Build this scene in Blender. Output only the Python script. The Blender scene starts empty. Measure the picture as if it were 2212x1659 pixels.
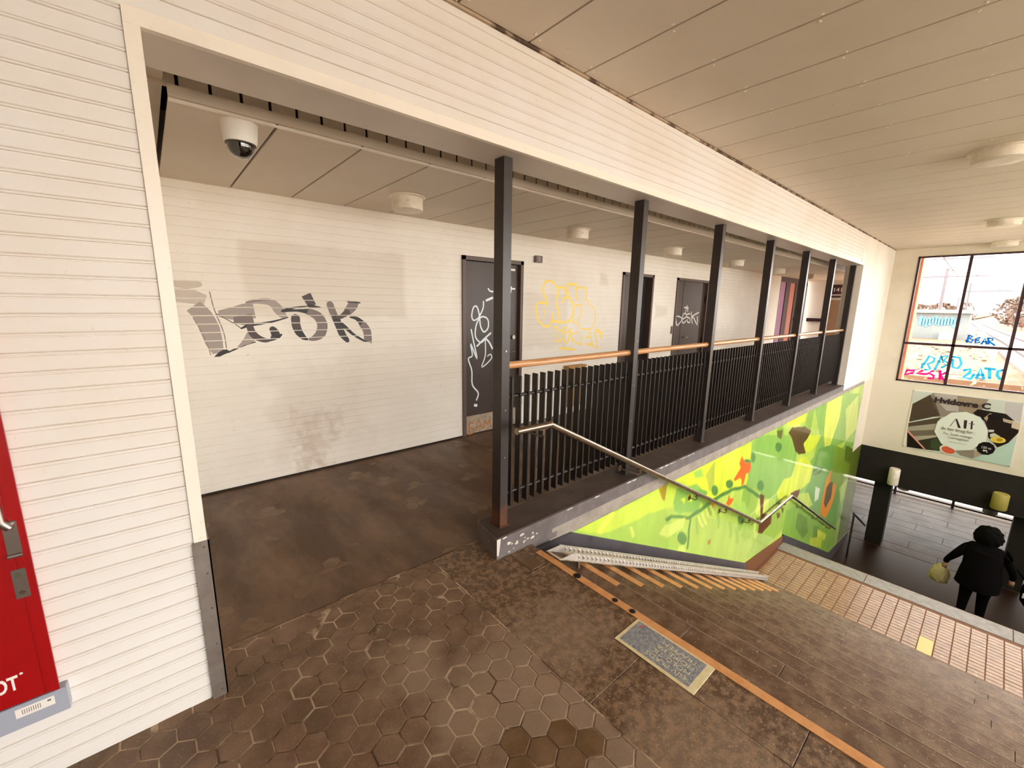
import bpy, math, random
from mathutils import Vector, Matrix
C = bpy.context.scene.collection
scene = bpy.context.scene
random.seed(7)

# ------------------------------------------------------------------ camera
cd = bpy.data.cameras.new('camera'); cam = bpy.data.objects.new('camera', cd); C.objects.link(cam)
yaw, pitch, roll = math.radians(49.18533), math.radians(-10.72758), math.radians(0.94484)
F = Vector((math.cos(yaw)*math.cos(pitch), math.sin(yaw)*math.cos(pitch), math.sin(pitch)))
rt = F.cross(Vector((0, 0, 1))).normalized(); up = rt.cross(F)
r2 = rt*math.cos(roll) + up*math.sin(roll); u2 = up*math.cos(roll) - rt*math.sin(roll)
cam.matrix_world = Matrix(((r2.x, u2.x, -F.x, 0), (r2.y, u2.y, -F.y, 0), (r2.z, u2.z, -F.z, 1.58), (0, 0, 0, 1)))
cd.sensor_width = 36.0; cd.sensor_fit = 'HORIZONTAL'; cd.lens = 906.63/2212*36; cd.clip_start = 0.02; cd.clip_end = 2000
scene.camera = cam
# ------------------------------------------------------------------ sky, exposure
w = bpy.data.worlds.new('overcast_sky'); scene.world = w; w.use_nodes = True
bg = w.node_tree.nodes['Background']; bg.inputs['Color'].default_value = (1.0, 0.985, 0.962, 1); bg.inputs['Strength'].default_value = 3.0
scene.view_settings.view_transform = 'Standard'; scene.view_settings.look = 'None'
scene.view_settings.gamma = 1.0; scene.view_settings.use_curve_mapping = False
scene.view_settings.exposure = 1.80
try:
    scene.cycles.max_bounces = 14; scene.cycles.diffuse_bounces = 11; scene.cycles.glossy_bounces = 3
    scene.cycles.transparent_max_bounces = 12; scene.cycles.sample_clamp_indirect = 6.0
except Exception:
    pass

# ------------------------------------------------------------------ helpers
def lin(h):
    v = [int(h[i:i+2], 16)/255 for i in (0, 2, 4)]
    return tuple(c/12.92 if c <= .04045 else ((c+.055)/1.055)**2.4 for c in v)

class MB:
    def __init__(s): s.v = []; s.f = []
    def box(s, x0, x1, y0, y1, z0, z1):
        n = len(s.v); s.v += [(x, y, z) for x in (x0, x1) for y in (y0, y1) for z in (z0, z1)]
        s.f += [tuple(n+i for i in q) for q in ((0,1,3,2),(4,6,7,5),(0,4,5,1),(2,3,7,6),(0,2,6,4),(1,5,7,3))]
        return s
    def bbox(s, x0, x1, y0, y1, z0, z1, b=.004):      # box with chamfered top edges
        n = len(s.v)
        s.v += [(x0,y0,z0),(x1,y0,z0),(x1,y1,z0),(x0,y1,z0),(x0,y0,z1-b),(x1,y0,z1-b),(x1,y1,z1-b),(x0,y1,z1-b),
                (x0+b,y0+b,z1),(x1-b,y0+b,z1),(x1-b,y1-b,z1),(x0+b,y1-b,z1)]
        s.f += [(n,n+3,n+2,n+1),(n+8,n+9,n+10,n+11)]
        for i in range(4):
            j = (i+1) % 4; s.f += [(n+i,n+j,n+4+j,n+4+i),(n+4+i,n+4+j,n+8+j,n+8+i)]
        return s
    def poly(s, pts):
        n = len(s.v); s.v += [tuple(p) for p in pts]; s.f.append(tuple(range(n, n+len(pts)))); return s
    def prism(s, pts, d):                              # polygon (3d points) pushed along vector d
        n = len(s.v); k = len(pts)
        s.v += [tuple(p) for p in pts] + [(p[0]+d[0], p[1]+d[1], p[2]+d[2]) for p in pts]
        s.f += [tuple(range(n, n+k)), tuple(range(n+2*k-1, n+k-1, -1))]
        for i in range(k): s.f.append((n+i, n+k+i, n+k+(i+1) % k, n+(i+1) % k))
        return s
    def tube(s, pts, r, n=10, cap=True):
        P = [Vector(p) for p in pts]; rs = r if isinstance(r, (list, tuple)) else [r]*len(P); base = len(s.v); pu = None
        for i, p in enumerate(P):
            d = (P[min(i+1, len(P)-1)] - P[max(i-1, 0)]).normalized()
            if pu is None: pu = Vector((0, 0, 1)) if abs(d.z) < .9 else Vector((1, 0, 0))
            a = d.cross(pu).normalized(); b = a.cross(d).normalized(); pu = b
            for k in range(n):
                t = 2*math.pi*k/n; s.v.append(tuple(p + rs[i]*(math.cos(t)*a + math.sin(t)*b)))
        for i in range(len(P)-1):
            for k in range(n):
                q = (k+1) % n; s.f.append((base+i*n+k, base+i*n+q, base+(i+1)*n+q, base+(i+1)*n+k))
        if cap: s.f += [tuple(range(base+n-1, base-1, -1)), tuple(range(base+(len(P)-1)*n, base+len(P)*n))]
        return s
    def lathe(s, prof, c=(0, 0, 0), n=24):             # profile [(r,z)] about z
        base = len(s.v)
        for r, z in prof:
            for k in range(n):
                t = 2*math.pi*k/n; s.v.append((c[0]+r*math.cos(t), c[1]+r*math.sin(t), c[2]+z))
        for i in range(len(prof)-1):
            for k in range(n):
                q = (k+1) % n; s.f.append((base+i*n+k, base+(i+1)*n+k, base+(i+1)*n+q, base+i*n+q))
        s.f += [tuple(range(base, base+n)), tuple(range(base+len(prof)*n-1, base+(len(prof)-1)*n-1, -1))]
        return s
    def mesh(s, name, smooth=False, off=(0, 0, 0)):
        me = bpy.data.meshes.new(name)
        me.from_pydata([(x-off[0], y-off[1], z-off[2]) for x, y, z in s.v], [], s.f); me.update()
        if smooth:
            me.polygons.foreach_set('use_smooth', [True]*len(me.polygons))
            try: me.set_sharp_from_angle(angle=math.radians(38))
            except Exception: pass
        return me

def link(name, me, mat=None, parent=None, loc=(0, 0, 0)):
    o = bpy.data.objects.new(name, me); C.objects.link(o); o.location = loc
    if mat and me is not None and not me.materials: me.materials.append(mat)
    if parent: o.parent = parent
    return o
def tag(o, label=None, cat=None, group=None, kind=None):
    for k, v in (('label', label), ('category', cat), ('group', group), ('kind', kind)):
        if v: o[k] = v
    return o
def thing(name, loc, label, cat, group=None, rz=0):
    o = link(name, None, None, None, loc); o.rotation_euler.z = rz; o.empty_display_size = .1
    return tag(o, label, cat, group)
def wpos(o):
    v = Vector(o.location); p = o.parent
    while p: v = v + Vector(p.location); p = p.parent
    return v
def part(name, mb, mat, parent, smooth=False, label=None):   # mb in world coordinates
    o = link(name, mb.mesh(name, smooth, tuple(wpos(parent))), mat, parent)
    return tag(o, label)
def whole(name, mb, mat, label, cat, base=(0, 0, 0), smooth=False, group=None):
    return tag(link(name, mb.mesh(name, smooth, base), mat, None, base), label, cat, group)
def struct(name, mb, mat, smooth=False):
    return tag(link(name, mb.mesh(name, smooth), mat), kind='structure')
def copy_tree(o, parent=None):
    c = o.copy(); C.objects.link(c); c.parent = parent
    for ch in list(o.children): copy_tree(ch, c)
    return c

# ------------------------------------------------------------------ materials
def mat(name, col, rough=.6, metal=0., col2=None, scale=4., lo=.4, hi=.7, col3=None, scale3=60., lo3=.62, hi3=.7, bump=0., bscale=40., spec=.5, coat=0., stretch=(1, 1, 1), detail=6., rough2=None):
    m = bpy.data.materials.new(name); m.use_nodes = True; nt = m.node_tree; N = nt.nodes; L = nt.links
    b = N['Principled BSDF']; col = lin(col) if isinstance(col, str) else col
    b.inputs['Base Color'].default_value = (*col, 1); b.inputs['Roughness'].default_value = rough; b.inputs['Metallic'].default_value = metal
    b.inputs['Specular IOR Level'].default_value = spec; b.inputs['Coat Weight'].default_value = coat; b.inputs['Coat Roughness'].default_value = .06
    if col2 or bump:
        g = N.new('ShaderNodeNewGeometry'); mp = N.new('ShaderNodeMapping'); L.new(g.outputs['Position'], mp.inputs['Vector']); mp.inputs['Scale'].default_value = stretch
        m['vec'] = 1
    out = None
    def noise(sc, det=detail):
        n = N.new('ShaderNodeTexNoise'); n.inputs['Scale'].default_value = sc; n.inputs['Detail'].default_value = det; n.inputs['Roughness'].default_value = .62
        L.new(mp.outputs['Vector'], n.inputs['Vector']); return n
    def mixc(fac, a, bcol):
        x = N.new('ShaderNodeMix'); x.data_type = 'RGBA'; L.new(fac, x.inputs['Factor'])
        if isinstance(a, tuple): x.inputs['A'].default_value = (*a, 1)
        else: L.new(a, x.inputs['A'])
        x.inputs['B'].default_value = (*bcol, 1); return x.outputs['Result']
    def ramp(n, a, bb):
        r = N.new('ShaderNodeMapRange'); r.inputs['From Min'].default_value = a; r.inputs['From Max'].default_value = bb; L.new(n.outputs['Fac'], r.inputs['Value']); return r.outputs['Result']
    if col2:
        out = mixc(ramp(noise(scale), lo, hi), col, lin(col2))
        if rough2 is not None:
            r = N.new('ShaderNodeMapRange'); r.inputs['From Min'].default_value = lo; r.inputs['From Max'].default_value = hi; r.inputs['To Min'].default_value = rough; r.inputs['To Max'].default_value = rough2
            L.new(noise(scale*.7).outputs['Fac'], r.inputs['Value']); L.new(r.outputs['Result'], b.inputs['Roughness'])
    if col3: out = mixc(ramp(noise(scale3, 3.), lo3, hi3), out if out else col, lin(col3))
    if out: L.new(out, b.inputs['Base Color'])
    if bump:
        bn = N.new('ShaderNodeBump'); bn.inputs['Strength'].default_value = bump; bn.inputs['Distance'].default_value = .01
        L.new(noise(bscale, 4.).outputs['Fac'], bn.inputs['Height']); L.new(bn.outputs['Normal'], b.inputs['Normal'])
    return m
def add_patch(m, boxes, col, axis=('X', 'Z'), soft=.05, nz=3., fac=.8):
    """overpainted or stained areas with a shape of their own, at their place on the wall"""
    nt = m.node_tree; N = nt.nodes; L = nt.links; b = N['Principled BSDF']
    g = N.new('ShaderNodeNewGeometry'); sp = N.new('ShaderNodeSeparateXYZ'); L.new(g.outputs['Position'], sp.inputs[0])
    n = N.new('ShaderNodeTexNoise'); n.inputs['Scale'].default_value = nz; n.inputs['Detail'].default_value = 5; L.new(g.outputs['Position'], n.inputs['Vector'])
    def M(op, a, c=None):
        x = N.new('ShaderNodeMath'); x.operation = op; x.use_clamp = False
        for i, v in enumerate((a, c)):
            if v is None: continue
            if isinstance(v, (int, float)): x.inputs[i].default_value = v
            else: L.new(v, x.inputs[i])
        return x.outputs[0]
    tot = None
    wob = M('MULTIPLY', M('SUBTRACT', n.outputs['Fac'], .5), soft*6)
    for cx, cz, hx, hz in boxes:
        dx = M('SUBTRACT', M('ABSOLUTE', M('SUBTRACT', sp.outputs[axis[0]], cx)), hx)
        dz = M('SUBTRACT', M('ABSOLUTE', M('SUBTRACT', sp.outputs[axis[1]], cz)), hz)
        dd = M('ADD', M('MAXIMUM', dx, dz), wob)
        r = N.new('ShaderNodeMapRange'); r.inputs['From Min'].default_value = soft; r.inputs['From Max'].default_value = -soft; r.inputs['To Max'].default_value = fac; L.new(dd, r.inputs['Value'])
        tot = r.outputs['Result'] if tot is None else M('MAXIMUM', tot, r.outputs['Result'])
    x = N.new('ShaderNodeMix'); x.data_type = 'RGBA'; L.new(tot, x.inputs['Factor'])
    src = b.inputs['Base Color']
    if src.is_linked: L.new(src.links[0].from_socket, x.inputs['A'])
    else: x.inputs['A'].default_value = src.default_value
    x.inputs['B'].default_value = (*lin(col), 1); L.new(x.outputs['Result'], src)
    return m
def attr_mat(name, rough=.5, coat=0., spec=.5, streak=0.):
    m = bpy.data.materials.new(name); m.use_nodes = True; nt = m.node_tree; b = nt.nodes['Principled BSDF']
    a = nt.nodes.new('ShaderNodeAttribute'); a.attribute_name = 'Col'; src = a.outputs['Color']
    if streak:
        g = nt.nodes.new('ShaderNodeNewGeometry'); mp = nt.nodes.new('ShaderNodeMapping'); mp.inputs['Scale'].default_value = (1, 1, .35); nt.links.new(g.outputs['Position'], mp.inputs['Vector'])
        n = nt.nodes.new('ShaderNodeTexNoise'); n.inputs['Scale'].default_value = 5; n.inputs['Detail'].default_value = 6; nt.links.new(mp.outputs['Vector'], n.inputs['Vector'])
        r = nt.nodes.new('ShaderNodeMapRange'); r.inputs['From Min'].default_value = .35; r.inputs['From Max'].default_value = .7; r.inputs['To Min'].default_value = 1-streak; r.inputs['To Max'].default_value = 1+streak
        nt.links.new(n.outputs['Fac'], r.inputs['Value'])
        x = nt.nodes.new('ShaderNodeVectorMath'); x.operation = 'SCALE'; nt.links.new(src, x.inputs[0]); nt.links.new(r.outputs['Result'], x.inputs['Scale']); src = x.outputs['Vector']
    nt.links.new(src, b.inputs['Base Color']); b.inputs['Roughness'].default_value = rough; b.inputs['Coat Weight'].default_value = coat; b.inputs['Coat Roughness'].default_value = .05; b.inputs['Specular IOR Level'].default_value = spec
    return m

M = {}
M['siding'] = mat('white_siding_paint', 'ebe6df', .45, col2='e6dbcc', scale=1.2, lo=.45, hi=.75, col3='d8cdbd', scale3=26, lo3=.70, hi3=.76, bump=.05, bscale=120)
M['siding_back'] = mat('white_wall_paint', 'f3ecdf', .55, col2='e8decf', scale=.9, lo=.42, hi=.72, col3='d9cebf', scale3=24, lo3=.70, hi3=.76, bump=.05, bscale=120)
add_patch(M['siding_back'], [(1.32, 1.75, .70, .30), (4.1, 1.36, .42, .36), (5.32, 1.99, .09, .08), (7.05, 1.5, .2, .1)], 'd6c9b6', soft=.035, fac=.5)
add_patch(M['siding_back'], [(1.04, .3, .09, .26), (1.22, .42, .05, .1)], 'a98566', soft=.08, nz=14., fac=.42)
add_patch(M['siding_back'], [(1.15, .6, .38, .4)], 'ddcfc0', soft=.12, nz=5., fac=.4)
M['trim'] = mat('white_gloss_trim', 'f6ecdc', .35, col2='e9dccb', scale=3, lo=.5, hi=.8, col3='b9a893', scale3=90, lo3=.7, hi3=.76)
M['soffit'] = mat('grey_satin_soffit', 'd8ccc0', .38, col2='cfc1b2', scale=1.5)
M['ceil'] = mat('cream_ceiling_board', 'dfd1be', .55, col2='d6c6b0', scale=.8, lo=.35, hi=.7, col3='b7a38a', scale3=26, lo3=.72, hi3=.76)
M['gap'] = mat('dark_gap', '2a1f18', .9)
M['plaster'] = mat('white_plaster', 'ece4d6', .6, col2='dfd5c5', scale=1.5, lo=.45, hi=.75, bump=.04)
M['endwall'] = mat('cream_end_wall', 'e4dac6', .6, col2='d4c9b2', scale=1.2, lo=.45, hi=.75, bump=.03)
M['steel'] = mat('black_painted_steel', '332a26', .42, col2='261e1b', scale=5, lo=.4, hi=.7, col3='6b4f40', scale3=30, lo3=.74, hi3=.77)
M['post'] = mat('charcoal_post_paint', '37302f', .34, col2='2b2525', scale=6, lo=.4, hi=.75, col3='7a6f66', scale3=55, lo3=.75, hi3=.78)
add_patch(M['post'], [(1.62, .17, .2, .1)], '6e4024', axis=('X', 'Z'), soft=.06, nz=18, fac=.6)
M['picket'] = mat('black_picket_paint', '211915', .4, col2='181210', scale=9)
M['rail'] = mat('varnished_wood_rail', 'bf8450', .3, col2='d3a070', scale=9, lo=.4, hi=.65, stretch=(.35, 4, 4), coat=.3)
M['inox'] = mat('brushed_steel', 'a89888', .28, 1., col2='8d7c6c', scale=12)
M['alu'] = mat('galvanised_channel', 'd6cfc5', .42, .45, col2='bdb4a8', scale=20, lo=.4, hi=.7)
add_patch(M['post'], [], '000000') if False else None
M['curbtop'] = mat('dirty_curb_top', '4a3a34', .6, col2='35261f', scale=6, lo=.35, hi=.65, col3='8a7564', scale3=45, lo3=.7, hi3=.76, bump=.1)
M['curb'] = mat('grey_painted_concrete', '706866', .5, col2='5b5351', scale=8, lo=.35, hi=.7, col3='b9afa4', scale3=34, lo3=.7, hi3=.75, bump=.12)
M['skirt'] = mat('dark_skirting_paint', '4b474d', .4, col2='3c373c', scale=5, col3='9a9290', scale3=60, lo3=.74, hi3=.78)
M['paver'] = mat('brown_concrete_paver', '644b35', .48, col2='83684f', scale=5, lo=.38, hi=.66, col3='b39d88', scale3=160, lo3=.63, hi3=.72, bump=.25, bscale=150, rough2=.68)
M['paver_dark'] = mat('wet_dark_paver', '64492d', .4, col2='7a6044', scale=8, lo=.4, hi=.7, col3='a08a70', scale3=170, lo3=.66, hi3=.74, bump=.2, bscale=150)
M['paver_red'] = mat('reddish_paver', '6e523c', .5, col2='866a54', scale=7, lo=.4, hi=.7, col3='b39d88', scale3=160, lo3=.64, hi3=.72, bump=.25, bscale=150)
M['slab'] = mat('concrete_slab_speckled', '584029', .48, col2='876b50', scale=26, lo=.44, hi=.60, col3='bda68c', scale3=110, lo3=.60, hi3=.70, bump=.25, bscale=120, rough2=.62)
add_patch(M['paver'], [(1.0, .75, .26, .62), (.75, 1.35, .1, .25)], 'a08972', axis=('X', 'Y'), soft=.09, nz=6., fac=.5)
add_patch(M['slab'], [(1.30, 1.2, .3, .22), (1.36, .2, .2, .5)], 'a58e76', axis=('X', 'Y'), soft=.08, nz=12., fac=.35)
M['corr'] = mat('corridor_dirt_floor', '523821', .42, col2='785c43', scale=2.4, lo=.4, hi=.66, col3='9a8570', scale3=70, lo3=.68, hi3=.76, bump=.15, bscale=60, stretch=(1.4, .5, 1), rough2=.6)
M['joint'] = mat('pale_joint_sand', 'b9a186', .9, col2='5a4433', scale=6, lo=.46, hi=.58)
M['joint_d'] = mat('dark_joint', '2c1f16', .9)
M['step'] = mat('granite_step', '5f442e', .38, col2='82684f', scale=11, lo=.4, hi=.66, col3='b8a28a', scale3=70, lo3=.63, hi3=.72, bump=.2, bscale=90, rough2=.5)
M['nosing'] = mat('pale_step_edge', '9a8672', .5, col2='7c6955', scale=20)
M['yellow'] = mat('orange_marking_paint', 'dca066', .5, col2='c4844a', scale=14, lo=.45, hi=.75, col3='7d4c1c', scale3=40, lo3=.7, hi3=.78)
M['tile'] = mat('buff_clinker_tile', '9c7650', .3, col2='84603e', scale=9, lo=.4, hi=.7, col3='b69470', scale3=20, lo3=.6, hi3=.7)
M['tile_y'] = mat('yellow_tile', 'd8b964', .4)
M['grout'] = mat('brown_grout', '6f4422', .7)
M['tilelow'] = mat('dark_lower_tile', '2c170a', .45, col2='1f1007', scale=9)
M['greyband'] = mat('grey_edge_slab', '8f8884', .5, col2='777069', scale=14, bump=.1)
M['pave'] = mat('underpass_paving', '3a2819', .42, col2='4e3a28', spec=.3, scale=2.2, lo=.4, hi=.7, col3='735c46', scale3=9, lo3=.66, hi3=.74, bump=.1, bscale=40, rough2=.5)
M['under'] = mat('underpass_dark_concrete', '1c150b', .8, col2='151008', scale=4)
M['door'] = mat('dark_brown_door', '43342c', .4, col2='3a2c24', scale=3)
M['frame'] = mat('door_frame_brown', '5e4c42', .45)
M['black'] = mat('black_void', '0c0808', .8)
M['plate'] = mat('worn_kick_plate', 'b7a48f', .45, .3, col2='95826c', scale=14)
M['red'] = mat('red_cabinet_paint', 'a50309', .32, col2='950208', scale=2)
M['cabgrey'] = mat('cabinet_base_grey', 'a3a7b3', .4)
M['chrome'] = mat('worn_chrome', 'a39a92', .3, .9)
M['zinc'] = mat('zinc_corner_guard', 'a49a92', .38, .7, col2='8e8278', scale=10)
M['white'] = mat('white_plastic', 'ece6dc', .5)
M['lamp'] = mat('cream_lamp_drum', 'f2e8d6', .45, col2='dccdb4', scale=8)
M['lampdark'] = mat('grey_lamp_drum', '57503c', .5)
M['dome'] = mat('smoked_dome', '120c0c', .05, spec=.9, coat=1.)
M['alarm'] = mat('grey_brown_box', '7a6a64', .5)
M['tan'] = mat('tan_box', 'b58a48', .6, col2='a1773a', scale=8)
M['winframe'] = mat('dark_window_frame', '3a2024', .45)
M['salmon'] = mat('salmon_brick', 'd08a70', .8, col2='c07a62', scale=20)
M['pink'] = mat('pink_pillar', 'd98a98', .6)
M['orange'] = mat('orange_panel', 'd9775a', .6)
M['coat'] = mat('black_winter_coat', '080505', .95, spec=.1)
M['hair'] = mat('dark_curly_hair', '0c0806', .95, spec=.1)
M['skin'] = mat('skin', 'b98a6a', .6)
M['bag'] = mat('pale_plastic_bag', 'cfc08a', .45, col2='b3a36c', scale=14)
M['ground'] = mat('brown_ballast', '684a34', .9, col2='83664a', scale=.5, lo=.4, hi=.65, col3='bba98e', scale3=5, lo3=.6, hi3=.68)
M['verge'] = mat('pale_path_gravel', 'b39f86', .9, col2='9a836a', scale=1.)
M['railway'] = mat('rail_steel', '6a6468', .4, .6)
M['ballast'] = mat('track_ballast', '7c706a', .9, col2='746860', scale=6)
M['shed'] = mat('shed_wall', '757c7b', .7, col2='787f7d', scale=3)
M['shedroof'] = mat('shed_roof', 'b9b5a6', .7)
M['blue'] = mat('light_blue_paint', '5f9cc0', .6)
M['foliage'] = mat('bare_shrub', '6e554b', .9, col2='605a48', scale=2)
M['concrete'] = mat('light_concrete', 'd6cec2', .8, col2='c6bcae', scale=2)
M['mural'] = attr_mat('printed_mural', .35, coat=.55, streak=.10)
M['paint'] = attr_mat('spray_paint', .5)
M['poster'] = attr_mat('poster_print', .35)
gl = bpy.data.materials.new('window_glass'); gl.use_nodes = True; nt = gl.node_tree; nt.nodes.clear()
o_ = nt.nodes.new('ShaderNodeOutputMaterial'); mx = nt.nodes.new('ShaderNodeMixShader'); tr = nt.nodes.new('ShaderNodeBsdfTransparent'); gs = nt.nodes.new('ShaderNodeBsdfGlossy'); fr = nt.nodes.new('ShaderNodeFresnel')
fr.inputs['IOR'].default_value = 1.45; gs.inputs['Roughness'].default_value = .02; tr.inputs['Color'].default_value = (.93, .91, .9, 1)
nt.links.new(fr.outputs[0], mx.inputs[0]); nt.links.new(tr.outputs[0], mx.inputs[1]); nt.links.new(gs.outputs[0], mx.inputs[2]); nt.links.new(mx.outputs[0], o_.inputs[0]); M['glass'] = gl
pg = bpy.data.materials.new('paint_on_glass'); pg.use_nodes = True; nt = pg.node_tree; nt.nodes.clear()
o_ = nt.nodes.new('ShaderNodeOutputMaterial'); a_ = nt.nodes.new('ShaderNodeAttribute'); a_.attribute_name = 'Col'; tl = nt.nodes.new('ShaderNodeBsdfTranslucent'); df = nt.nodes.new('ShaderNodeBsdfDiffuse'); mx = nt.nodes.new('ShaderNodeMixShader'); mx.inputs[0].default_value = .55
nt.links.new(a_.outputs['Color'], tl.inputs['Color']); nt.links.new(a_.outputs['Color'], df.inputs['Color']); nt.links.new(tl.outputs[0], mx.inputs[1]); nt.links.new(df.outputs[0], mx.inputs[2]); nt.links.new(mx.outputs[0], o_.inputs[0]); M['paint_glass'] = pg
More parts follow.
